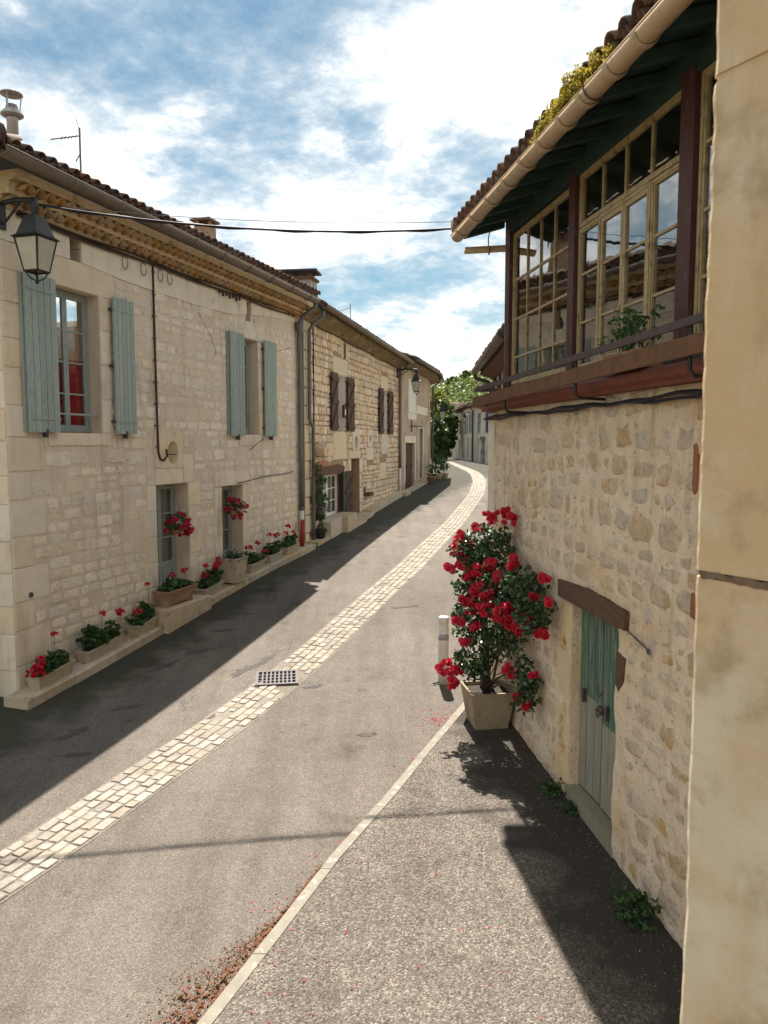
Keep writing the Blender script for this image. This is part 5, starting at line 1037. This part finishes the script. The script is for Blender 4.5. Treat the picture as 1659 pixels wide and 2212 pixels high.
# ------------------------------------------------------------------ bollard, rose planter
bz = gz(10.13); bo = empty('bollard', (.80, 10.13, bz)); mb = MB(); mb.lathe((.80, 10.13, bz - .02), [(.070, 0), (.070, .80), (.066, .81), (.066, .845), (.070, .85), (.070, .915), (.062, .93), (.0, .935)], 18); build('post', mb, plastic_w, bo, True)
for z0, z1 in ((.60, .68),): mb = MB(); mb.lathe((.80, 10.13, bz + z0), [(.0715, 0), (.0715, z1 - z0)], 18); build('grey_band', mb, plastic_g, bo, True)
mb = MB(); mb.tube([(.73, 10.1, bz + .02), (.66, 10.05, bz + .015)], .012, 6); build('base_tab', mb, iron, bo); tag(bo, 'short off white plastic bollard at the road edge behind the red roses', 'bollard')
pu, pw = 3.74, .27; pg = pave_z(8.7); pb = empty('square_planter', HR.at(pu, pg, pw))
def tap(mb, h0, a0, h1, a1, inner=None):
    v = [HR.at(pu + x * a, pg + h, pw + y * a) for h, a in ((h0, a0), (h1, a1)) for x, y in ((-1, -1), (1, -1), (1, 1), (-1, 1))]; mb.add(v, [(0, 1, 5, 4), (1, 2, 6, 5), (2, 3, 7, 6), (3, 0, 4, 7)]); return v
mb = MB(); v = [HR.at(pu + x * a, pg + h, pw + y * a) for h, a in ((.0, .19), (.43, .255), (.43, .232), (.37, .228)) for x, y in ((-1, -1), (1, -1), (1, 1), (-1, 1))]
mb.add(v, [(0, 3, 2, 1)] + [(q * 4 + i, q * 4 + (i + 1) % 4, q * 4 + 4 + (i + 1) % 4, q * 4 + 4 + i) for q in range(3) for i in range(4)]); build('planter_body', mb, mat('buff_planter', (.33, .265, .17), (.28, .22, .14), 12, c3=(.19, .15, .09), s3=5, bump=.35, bscale=60), pb)
mb = MB(); mb.add([HR.at(pu + x * .231, pg + .385, pw + y * .231) for x, y in ((-1, -1), (1, -1), (1, 1), (-1, 1))] + [HR.at(pu, pg + .42, pw)], [(0, 1, 4), (1, 2, 4), (2, 3, 4), (3, 0, 4)]); build('soil', mb, soil_m, pb)
tag(pb, 'buff square tapered planter holding the climbing roses by the rubble wall', 'planter')
rb = empty('rose_bush', HR.at(pu, pg + .42, pw)); base = HR.at(pu, pg + .41, pw)
FOL = [(1.09, 8.5, -1.13, .25, 1.2), (1.23, 8.45, -1.15, .22, 1.1), (.88, 8.5, -1.18, .17, .7), (1.3, 8.45, -.98, .11, .25), (1.03, 8.4, -1.43, .26, 1.2), (1.22, 8.3, -1.41, .24, 1.2), (1.30, 8.1, -1.53, .25, 1.3), (1.40, 7.8, -1.45, .2, 1.1), (1.46, 7.5, -1.48, .17, .9), (1.5, 7.25, -1.59, .14, .6), (1.31, 8.0, -1.71, .24, 1.2), (1.44, 7.6, -1.67, .17, .7), (1.14, 8.3, -1.72, .25, 1.2), (.96, 8.4, -1.84, .19, .6), (.88, 8.45, -1.98, .16, .45), (1.0, 8.4, -2.1, .17, .5), (1.24, 8.2, -2.05, .2, .8), (1.2, 8.4, -2.31, .14, .4), (.99, 8.45, -2.38, .15, .5), (1.05, 8.45, -2.54, .13, .5), (1.47, 7.3, -1.74, .13, .5), (1.45, 7.75, -2.28, .1, .25), (1.47, 7.7, -2.49, .12, .45), (1.45, 7.7, -2.63, .12, .45), (1.48, 7.6, -2.38, .1, .3), (1.40, 7.8, -2.39, .09, .2), (.85, 8.4, -2.37, .09, .2), (1.14, 8.5, -2.15, .17, .35), (1.08, 8.6, -2.52, .14, .25), (1.25, 8.4, -2.15, .15, .35), (.9, 8.45, -2.5, .12, .35), (1.36, 7.95, -2.1, .14, .4), (1.0, 8.45, -1.25, .22, .8), (.95, 8.4, -1.6, .2, .7), (1.35, 7.9, -1.6, .2, .8)]
BLO = [(1.19, 8.55, -.8, 8, .09), (1.31, 8.5, -.76, 8, .09), (1.38, 8.4, -.84, 7, .08), (1.06, 8.5, -.93, 4, .06), (.85, 8.5, -1.03, 5, .07), (.94, 8.5, -1.09, 4, .06), (.8, 8.45, -1.18, 6, .09), (.87, 8.4, -1.3, 6, .09), (.73, 8.4, -1.35, 4, .06), (.91, 8.3, -1.41, 9, .1), (1.06, 8.2, -1.35, 10, .1), (1.16, 8.2, -1.27, 6, .08), (1.22, 8.1, -1.42, 6, .08), (1.36, 8.05, -1.24, 8, .09), (1.01, 8.15, -1.55, 8, .1), (1.12, 8.05, -1.59, 9, .09), (1.09, 8.0, -1.73, 10, .1), (1.22, 7.85, -1.75, 14, .13), (1.29, 7.85, -1.7, 6, .08), (1.32, 7.8, -1.84, 8, .08), (.91, 8.2, -1.67, 6, .07), (.95, 8.2, -1.78, 5, .07), (.83, 8.3, -1.92, 4, .05), (.88, 8.3, -2.16, 3, .05), (.97, 8.2, -1.95, 4, .07), (1.55, 7.4, -1.31, 3, .05), (1.56, 7.1, -1.46, 3, .05), (1.46, 7.4, -1.47, 3, .05), (1.40, 7.75, -1.9, 6, .07), (1.46, 7.5, -1.69, 4, .06), (1.50, 7.2, -1.8, 3, .05), (.68, 8.35, -2.47, 10, .10), (.79, 8.35, -2.52, 7, .08), (.76, 8.3, -2.62, 7, .07), (1.30, 7.8, -2.33, 6, .07), (1.40, 7.7, -2.58, 3, .05), (1.45, 7.6, -2.65, 4, .05), (1.49, 7.5, -2.29, 3, .05), (1.38, 7.8, -1.74, 3, .05)]
lv, lf = [], []
def clip_wall(C, m=.03):
    lim = wallx(C[:, 1]) - m; C[:, 0] = np.where(C[:, 0] > lim, lim - np.abs(rng.normal(size=len(C))) * .08, C[:, 0]); return C
for x, y, z, R_, n in FOL:
    for k in range(max(3, int(n * 70))): leaf_cloud(lv, lf, clip_wall(ball(rng, ball(rng, (x, y, z), (R_,) * 3, 1, .2)[0], (.05, .05, .045), 5)), .055, rng, .35, 'leaf', .4)
cloud_obj('foliage', lv, lf, leaf_rose, rb)
for k, (x, y, z, R_, n) in enumerate(FOL[::2] + FOL[21:24]):
    tgt = Vector((x, y, z)); mid = base.lerp(tgt, .5) + Vector((U(-.06, .06), U(-.06, .06), .12)); st = base + Vector((U(-.07, .07), U(-.07, .07), 0)); th = .016 if k % 4 == 0 else .007
    for q_ in (mid, tgt): q_.x = min(q_.x, wallx(q_.y) - .05)
    mb = MB(); mb.tube([st, st.lerp(mid, .5) + Vector((U(-.03, .03), U(-.03, .03), .04)), mid, mid.lerp(tgt, .6) + Vector((0, 0, .05)), tgt], [th, th * .9, th * .7, th * .5, .003], 6); build('rose_cane', mb, bark_m, rb, True)
mb = MB(); mb.tube([base + Vector((-.03, .05, -.02)), base + Vector((-.04, .06, 1.1))], .045, 8); build('trunk', mb, bark_m, rb, True)
for x, y, z, n, R_ in BLO:
    for k in range(int(n * 1.4)):
        p = ball(rng, (x, y, z), (R_, R_, R_ * .8), 1, .3)[0]; p[0] = min(p[0], wallx(p[1]) - .05); d_ = np.array([U(-.9, .2), -U(.4, 1), U(.1, 1)]); o = bloom(rb, ROSE, p, (U(.35, .6) if k % 6 == 5 else U(.6, 1.05)), 'rose_bloom'); o.rotation_euler = Vector(d_).to_track_quat('Z', 'Y').to_euler()
tag(rb, 'tall bush of red climbing roses growing from the square planter', 'rose bush')

# ------------------------------------------------------------------ troughs of geraniums along the ledge
def trough(u0, u1, w0, w1, h, label, material, zb=None, name='flower_trough', taper=.03, feet=False):
    uc = (u0 + u1) / 2; z0 = ledge_z(uc) if zb is None else zb; sh = (ledge_z(u1) - ledge_z(u0)) / (u1 - u0) if zb is None else 0
    P = lambda u, z, w: H1.at(u, z0 + z + sh * (u - uc), w); t = empty(name, P(uc, 0, (w0 + w1) / 2)); mb = MB(); f0 = .03 if feet else .002
    R_ = lambda z, e: [P(u0 - e, z, w0 - e), P(u1 + e, z, w0 - e), P(u1 + e, z, w1 + e), P(u0 - e, z, w1 + e)]
    mb.add(R_(f0, -taper) + R_(h - .03, 0) + R_(h - .03, .008) + R_(h, .01) + R_(h, -.022) + R_(h - .05, -.03), [(0, 3, 2, 1)] + [(q * 4 + i, q * 4 + (i + 1) % 4, q * 4 + 4 + (i + 1) % 4, q * 4 + 4 + i) for q in range(5) for i in range(4)]); build('trough_body', mb, material, t)
    if feet:
        for a in (u0 + .07, u1 - .17): mb = MB(); mb.fb(H1, a, a + .1, z0 + .001, z0 + .03, w0 + .04, w1 - .04); build('foot', mb, material, t)
    mb = MB(); mb.add(R_(h - .035, -.024), [(0, 1, 2, 3)]); build('soil', mb, soil_m, t); tag(t, label, 'flower trough' if name == 'flower_trough' else 'planter'); return P, h
def geranium(P, u0, u1, wc, h, heads, label, hgt=.2, dens=1.0, heads_mesh=None, name='geranium'):
    g = empty(name, P((u0 + u1) / 2, h - .035, wc)); lv, lf = [], []; mb = MB()
    for k in range(int(95 * dens * (u1 - u0) / .7)):
        u = U(u0 + .04, u1 - .04); e = hgt * U(.05, 1.1) * (.65 + .35 * math.sin(u * 9)); p = P(u, h + e, wc + U(-.12, .12)); leaf_cloud(lv, lf, ball(rng, p, (.03, .03, .02), 5), .06, rng, .8, 'round')
        if k % 3 == 0: mb.tube([P(u, h - .036, wc), p], .004, 4)
    cloud_obj('foliage', lv, lf, leaf_ger, g); build('stems', mb, stem_m, g)
    for (u, dz, dw, s) in heads:
        p = P(u, h + dz, wc + dw); mb = MB(); mb.tube([P(u + U(-.04, .04), h + .02, wc), p], .004, 4); build('flower_stalk', mb, stem_m, g); bloom(g, heads_mesh or GER, p, s, 'flower_head')
    tag(g, label, 'geranium', 'geraniums in the troughs along the ledge'); return g
T = [(-.22, .44, 'first stone trough on the ledge, at the corner quoins of the limestone house', 'geranium with one tall red head and a big red bunch by the house corner', [(.2, .42, 0, .85), (-.25, .12, .1, 1.5), (-.2, .2, .12, 1.3), (-.3, .06, .05, 1.3), (-.22, .05, .12, 1.2)]),
     (.72, 1.46, 'stone trough second from the house corner on the ledge', 'tall bushy geranium with two red heads, second from the house corner', [(1.15, .4, .02, .9), (1.55, .3, .05, 1.15), (1.52, .33, .02, .9)]),
     (1.86, 2.40, 'stone trough third from the house corner, against the raised doorstep', 'geranium with a large red head beside the raised doorstep', [(1.9, .2, .08, 1.35), (2.3, .52, 0, .8)]),
     (3.86, 4.52, 'stone trough between the doorstep and the big square pot', 'geranium with several bright red heads between the doorstep and big pot', [(3.95, .22, .05, 1.5), (4.05, .36, 0, 1.0), (4.35, .3, .02, 1.2), (4.45, .32, .03, 1.1), (4.5, .38, .0, .9)]),
     (5.62, 6.26, 'stone trough just beyond the big square pot', 'geranium with magenta pink heads just beyond the big pot', [(5.7, .32, .03, 1.4), (6.1, .34, 0, 1.0), (6.22, .14, .1, 1.2)]),
     (6.50, 7.10, 'stone trough last but one before the downpipe', 'geranium with three red heads in the last trough but one before the downpipe', [(6.65, .4, 0, 1.1), (6.85, .36, .03, .9), (7.0, .33, .02, 1.2)]),
     (7.34, 7.98, 'stone trough nearest the downpipe on the ledge', 'geranium with dark red heads nearest the downpipe', [(7.45, .3, .02, 1.1), (7.6, .42, 0, 1.2), (7.8, .26, .03, .9)])]
for k, (a, b, l1, l2, hd) in enumerate(T): P, h = trough(a, b, .08, .30, .17, l1, trough_m); geranium(P, a, b, .19, h, hd, l2, (.17, .3, .22, .22, .2, .24, .2)[k], (1, 1.4, 1, 1, 1, 1, 1)[k], GERP if k == 4 else GER)
dz = H1.ground(3.1, .3) + .30
P, h = trough(2.56, 3.42, .10, .40, .27, 'weathered terracotta trough on the raised doorstep of the glazed door', terra_m, dz, feet=True, taper=.07); geranium(P, 2.6, 3.4, .25, h, [(2.85, .22, .03, 1.1), (3.3, .24, 0, 1.0)], 'low geranium with two red heads in the terracotta trough', .13)
P, h = trough(4.72, 5.16, .06, .46, .47, 'big square cast stone pot in front of the second doorway', trough_m, ledge_z(4.9) + .02, 'square_pot', taper=.045)
sp = empty('strap_leaf_plant', P(4.94, h - .04, .26)); mb = MB()
for k in range(90):
    a = U(0, 6.28); L = U(.25, .5); e = U(.2, 1.2); p0 = P(4.94 + U(-.1, .1), h - .035, .26 + U(-.1, .1)); dv = Vector((math.cos(a) * math.cos(e), math.sin(a) * math.cos(e), math.sin(e))); sd = dv.cross(Vector((0, 0, 1))).normalized() * .014; pts = []
    for t in (0, .35, .7, 1): q_ = p0 + dv * L * t + Vector((0, 0, -.28 * t * t * L * 1.6)); pts.append((q_, sd * (1 - t * .85)))
    mb.add([x for q_, s_ in pts for x in (q_ - s_, q_ + s_)], [(2 * i, 2 * i + 1, 2 * i + 3, 2 * i + 2) for i in range(3)])
build('foliage', mb, leaf_spike, sp, fix=False); mb = MB(); mb.tube([P(4.94, h - .036, .26), P(4.94, h + .04, .26)], .05, 8); build('crown', mb, stem_m, sp); tag(sp, 'dark strap leaved plant spilling over the big square pot', 'plant')
# hanging baskets in the two doorways
for (u, v, w, top, label) in ((3.20, -1.38, .16, -.70, 'hanging basket of crimson geraniums in the doorway with the terracotta trough'), (5.24, -1.25, .12, -.82, 'hanging basket of crimson geraniums in the doorway behind the big square pot')):
    c = H1.at(u, v, w); hb = empty('hanging_basket', c + Vector((0, 0, -.12))); mb = MB(); mb.lathe((c.x, c.y, c.z - .12), [(.06, 0), (.10, .05), (.125, .15), (.12, .155)], 12); build('basket', mb, terra_m, hb, True)
    mb = MB(); hk = H1.at(u, top + .02, w - .02); mb.tube([H1.at(u, top + .02, -.1), hk, hk + Vector((0, 0, -.04))], .007, 5)
    for a in (0, 2.1, 4.2): mb.tube([hk + Vector((0, 0, -.04)), c + Vector((.12 * math.cos(a), .12 * math.sin(a), .03))], .003, 4)
    build('hanger', mb, iron, hb); lv, lf = [], []
    for k in range(40): leaf_cloud(lv, lf, ball(rng, ball(rng, c + Vector((0, 0, .06)), (.2, .2, .16), 1, .3)[0], (.03, .03, .02), 4), .055, rng, .5, 'round')
    cloud_obj('foliage', lv, lf, leaf_ger, hb)
    for k in range(34):
        p = ball(rng, c + H1.d * .06 + Vector((0, 0, .02)), (.26, .26, .22), 1, .55)[0]; p = Vector(p); ww = (p - H1.P).dot(H1.n)
        if ww < .02: p += H1.n * (.05 - ww)
        bloom(hb, GERP, p, U(.6, 1.05), 'flower_head')
    tag(hb, label, 'hanging basket', 'hanging baskets in the doorways')
# red guard at the foot of the downpipe, climber beside it
mb = MB(); rp = H1.at(8.40, H1.ground(8.4, .3) + .125, .18); mb.tube([rp, rp + H1.d * .06 + Vector((0, 0, .62))], .055, 10); rg = build('red_tube', mb, red_pipe, None, True); tag(rg, 'faded red plastic tube leaning at the foot of the downpipe', 'tube')
cl = empty('climbing_plant', H2.at(-1.35, H2.ground(-1.3, .3) + .1, .2)); mb = MB(); b0 = H2.at(-1.35, H2.ground(-1.3, .3), .2); mb.lathe((b0.x, b0.y, b0.z + .10), [(.10, 0), (.14, .22), (.14, .24), (.12, .24)], 12); build('pot', mb, soil_m, cl, True)
lv, lf = [], []; mb = MB(); pts = [(-1.35, -2.1), (-1.3, -1.7), (-1.5, -1.3), (-1.4, -.9), (-1.55, -.6), (-1.2, -1.2), (-1.05, -1.5), (-1.1, -.95), (-1.3, -1.9)]
for u, v in pts:
    for k in range(16): leaf_cloud(lv, lf, ball(rng, H2.at(u + U(-.14, .14), v + U(-.16, .16), .2 + U(-.06, .1)), (.04, .04, .04), 4), .075, rng, .2, 'leaf')
cloud_obj('foliage', lv, lf, leaf_ger, cl); mb.tube([H2.at(u, v, .18) for u, v in ((-1.35, -2.3), (-1.3, -1.7), (-1.5, -1.3), (-1.4, -.9), (-1.55, -.5))], .012, 5); mb.tube([H2.at(u, v, .18) for u, v in ((-1.3, -1.7), (-1.1, -1.4), (-1.1, -.9))], .008, 5); build('stem', mb, bark_m, cl)
for u, v, s in ((-1.45, -.47, 1.6), (-1.5, -.5, 1.4)): o = link('pink_bloom', bloom_mesh('pink_rose_mesh', .055, 0, 0, petal_rose, 44), cl, H2.at(u, v, .3)); o.scale = (s,) * 3; o.rotation_euler = (-1.2, 0, .4)
tag(cl, 'green climber with a pale pink flower between the two stone houses', 'climbing plant')
# pots by the third house
for k, (u, w, hgt, lb) in enumerate(((3.4, .55, .55, 'leafy plant in a pot beside the steps of the tan rendered house'), (4.7, .62, 1.0, 'tall shrub in a pot at the bend beside the tan rendered house'), (5.6, .75, .7, 'round shrub in a pot furthest round the bend by the tan house'))):
    F = H3; b0 = F.at(u, F.ground(u, w), w); pp = empty('potted_shrub', b0); mb = MB(); mb.lathe((b0.x, b0.y, b0.z), [(.13, 0), (.19, .26), (.2, .27), (.2, .3), (.17, .3)], 12); build('pot', mb, trough_m if k else terra_m, pp, True); lv, lf = [], []
    for q_ in range(int(60 * hgt)): leaf_cloud(lv, lf, ball(rng, ball(rng, b0 + Vector((0, 0, .3 + hgt / 2)), (.24, .24, hgt / 2), 1, .2)[0], (.06, .06, .06), 7), .09, rng, .3, 'leaf')
    cloud_obj('foliage', lv, lf, leaf_ger, pp); mb = MB(); mb.tube([b0 + Vector((0, 0, .28)), b0 + Vector((0, 0, .3 + hgt * .7))], .02, 6); build('stem', mb, bark_m, pp); tag(pp, lb, 'potted shrub')

# ------------------------------------------------------------------ weeds, litter, petals
for (u, w, n, R_, lb) in ((2.1, .1, 50, .10, 'green weeds sprouting beside the sill of the green door'), (.35, .16, 90, .14, 'low clump of green weeds at the foot of the rubble wall'), (1.75, .06, 26, .06, 'small weed growing on the sill of the green door')):
    c = HR.at(u, HR.ground(u, w) + (.11 if u > 2 or u < 1 else .13), w); lv, lf = [], []
    for k in range(n): leaf_cloud(lv, lf, clip_wall(ball(rng, c + Vector((U(-R_, R_), U(-R_, R_) * 1.4, abs(rng.normal()) * R_ * .6)), (.03, .03, .02), 5), .015), .04, rng, .4, 'leaf')
    wd = empty('weed_clump', c); cloud_obj('foliage', lv, lf, leaf_ger, wd); tag(wd, lb, 'weeds')
lv, lf = [], []
pts = []
for k in range(7000):
    y = U(1.0, 6.1); g = max(0.025, .15 * math.exp(-((y - 4.75) / .55) ** 2) + .13 * math.exp(-((y - 3.4) / 1.0) ** 2)); x = kx(y) - abs(rng.normal()) * g * 1.1 - .01; pts.append((x, y, gz(y) + U(.004, .016)))
C = np.array(pts); leaf_cloud(lv, lf, C, .017, rng, 1.6, 'quad'); pts = []
for k in range(650):
    y = U(1.2, 5.6); g = .10 * math.exp(-((y - 4.75) / .5) ** 2) + .10 * math.exp(-((y - 3.4) / .9) ** 2) + .015; x = kx(y) - abs(rng.normal()) * g - .008; pts.append((x, y, gz(y) + U(.008, .022)))
leaf_cloud(lv, lf, np.array(pts), .042, rng, .9, 'leaf')
stuff(cloud_obj('dry_litter', lv, lf, litter_m, None), 'reddish brown dry leaf litter lying against the kerb', 'leaf litter')
lv, lf = [], []; pts = []
for k in range(300):
    t = rng.random()
    if t < .5: y = U(4.0, 9.4); x = kx(y) - abs(rng.normal()) * .14; z = gz(y)
    else: y = U(4.0, 8.6); x = kx(y) + .14 + abs(rng.normal()) * .8; x = min(x, wallx(y) - .05); z = pave_z(y) + .02 * (x - kx(y)) / (wallx(y) - kx(y))
    pts.append((x, y, z + .006))
for k in range(160): a = U(0, 6.28); r_0 = U(0, .45); y = 9.0 + r_0 * math.sin(a); x = .62 + r_0 * math.cos(a) * .7; pts.append((x, y, gz(y) + .008 + (.1 if x > kx(y) else 0)))
leaf_cloud(lv, lf, np.array(pts), .019, rng, 1.4, 'quad'); stuff(cloud_obj('fallen_petals', lv, lf, petal_red, None), 'scattered red rose petals fallen on road and pavement', 'petals')
lv, lf = [], []; pts = []
for k in range(600): y = U(3.9, 8.2); w_ = abs(rng.normal()) * .25 + .02; x = wallx(y) - w_; pts.append((x, y, pave_z(y) + .024))
leaf_cloud(lv, lf, np.array(pts), .012, rng, 1.0, 'quad'); stuff(cloud_obj('wall_grit', lv, lf, sett_m, None), 'loose pale grit lying along the foot of the rubble wall', 'grit')

# ------------------------------------------------------------------ trees and the wooded hill
def tree(name, x, y, z, h, R_, material, label, n=150, leaf=.34, trunk=.16, cz=.62, group=None):
    t = empty(name, (x, y, z)); mb = MB(); top = Vector((x, y, z + h * .7)); mb.tube([(x, y, z - .1), (x + .1, y, z + h * .3), top], [trunk, trunk * .7, trunk * .25], 7)
    for k in range(6): a = U(0, 6.28); s_ = Vector((x, y, z + h * U(.3, .6))); mb.tube([s_, s_ + Vector((math.cos(a) * R_[0] * .6, math.sin(a) * R_[1] * .6, h * .2))], [trunk * .4, trunk * .1], 5)
    build('trunk', mb, bark_m, t, True); lv, lf = [], []
    for k in range(n): c = ball(rng, (x, y, z + h * cz), (R_[0], R_[1], h * (1 - cz)), 1, .25)[0]; leaf_cloud(lv, lf, ball(rng, c, (.45 * R_[0] * .5, .45 * R_[1] * .5, .3), 26, .1), leaf, rng, .4, 'quad')
    cloud_obj('crown', lv, lf, material, t); tag(t, label, 'tree', group)
tree('evergreen_tree', 4.75, 68, -1.5, 3.9, (.85, 1.4), leaf_dark, 'dark evergreen tree rising behind the bend of the tan house', 200, .3, cz=.5)
tree('leafy_tree', 6.1, 76, -1.5, 6.0, (1.1, 1.5), leaf_tree, 'bright green tree between the dark evergreen and the far row', 150, .36, cz=.5)
tree('leafy_tree', 6.9, 97, -1.5, 8.2, (1.8, 2), leaf_yel, 'yellow green tree catching the sun above the dark evergreen', 170, .45, cz=.6)
tree('leafy_tree', 3.0, 90, -1.5, 6.2, (2.4, 2.4), leaf_yel, 'tall green tree mostly hidden by the tan house', 150, .5, cz=.6)
lv, lf = [], []; c0 = (5.0, 82, -.7)
for k in range(60): leaf_cloud(lv, lf, ball(rng, ball(rng, c0, (.8, 1.2, .8), 1, .2)[0], (.25, .25, .2), 20, .1), .28, rng, .4, 'quad')
hd = empty('garden_hedge', (5.0, 82, -1.5)); cloud_obj('foliage', lv, lf, leaf_yel, hd); tag(hd, 'yellowish garden hedge beneath the trees at the bend', 'hedge')
def hill_z(x, y):
    k = np.clip((y - 120) / 110, 0, 1); k = k * k * (3 - 2 * k); top = np.clip(11.5 + .36 * (x - 8), 2.0, 46); return -1.6 + (top + 1.6) * k
hx = np.concatenate([np.linspace(-260, -30, 12), np.linspace(-20, 70, 31), np.linspace(80, 300, 12)]); hy = np.concatenate([np.linspace(112, 240, 20), np.linspace(260, 420, 5)]); mb = MB(); nx = len(hx)
mb.add([(x, y, float(hill_z(x, y)) + .3 * math.sin(x * .4 + y * .3)) for y in hy for x in hx], [(j * nx + i, j * nx + i + 1, (j + 1) * nx + i + 1, (j + 1) * nx + i) for j in range(len(hy) - 1) for i in range(nx - 1)]); struct(build('hill', mb, mat('hill_scrub', (.10, .12, .035), (.16, .15, .06), .3, bump=.3, bscale=2), fix=False))
lv, lf = [], []
for k in range(1100):
    y = U(122, 238); x = U(-15, 60) if k % 3 else U(.04 * y, .16 * y); s_ = U(1.0, 2.4); z = float(hill_z(x, y)) + s_ * .7
    leaf_cloud(lv, lf, ball(rng, (x, y, z), (s_, s_, s_ * 1.1), 44, .45), .85, rng, .5, 'quad')
stuff(cloud_obj('hillside_wood', lv, lf, leaf_wood, None), 'green scrubby wood covering the hillside beyond the village', 'wood')
for x, y, s_, lb in ((22.6, 215, 1.5, 'lone rounded tree standing up from the ridge of the hill'), (18.2, 212, 1.5, 'smaller tree on the ridge left of the lone rounded tree')): tree('ridge_tree', x, y, float(hill_z(x, y)), s_ * 3.0, (s_, s_), leaf_wood, lb, 40, .8, .2, .65)
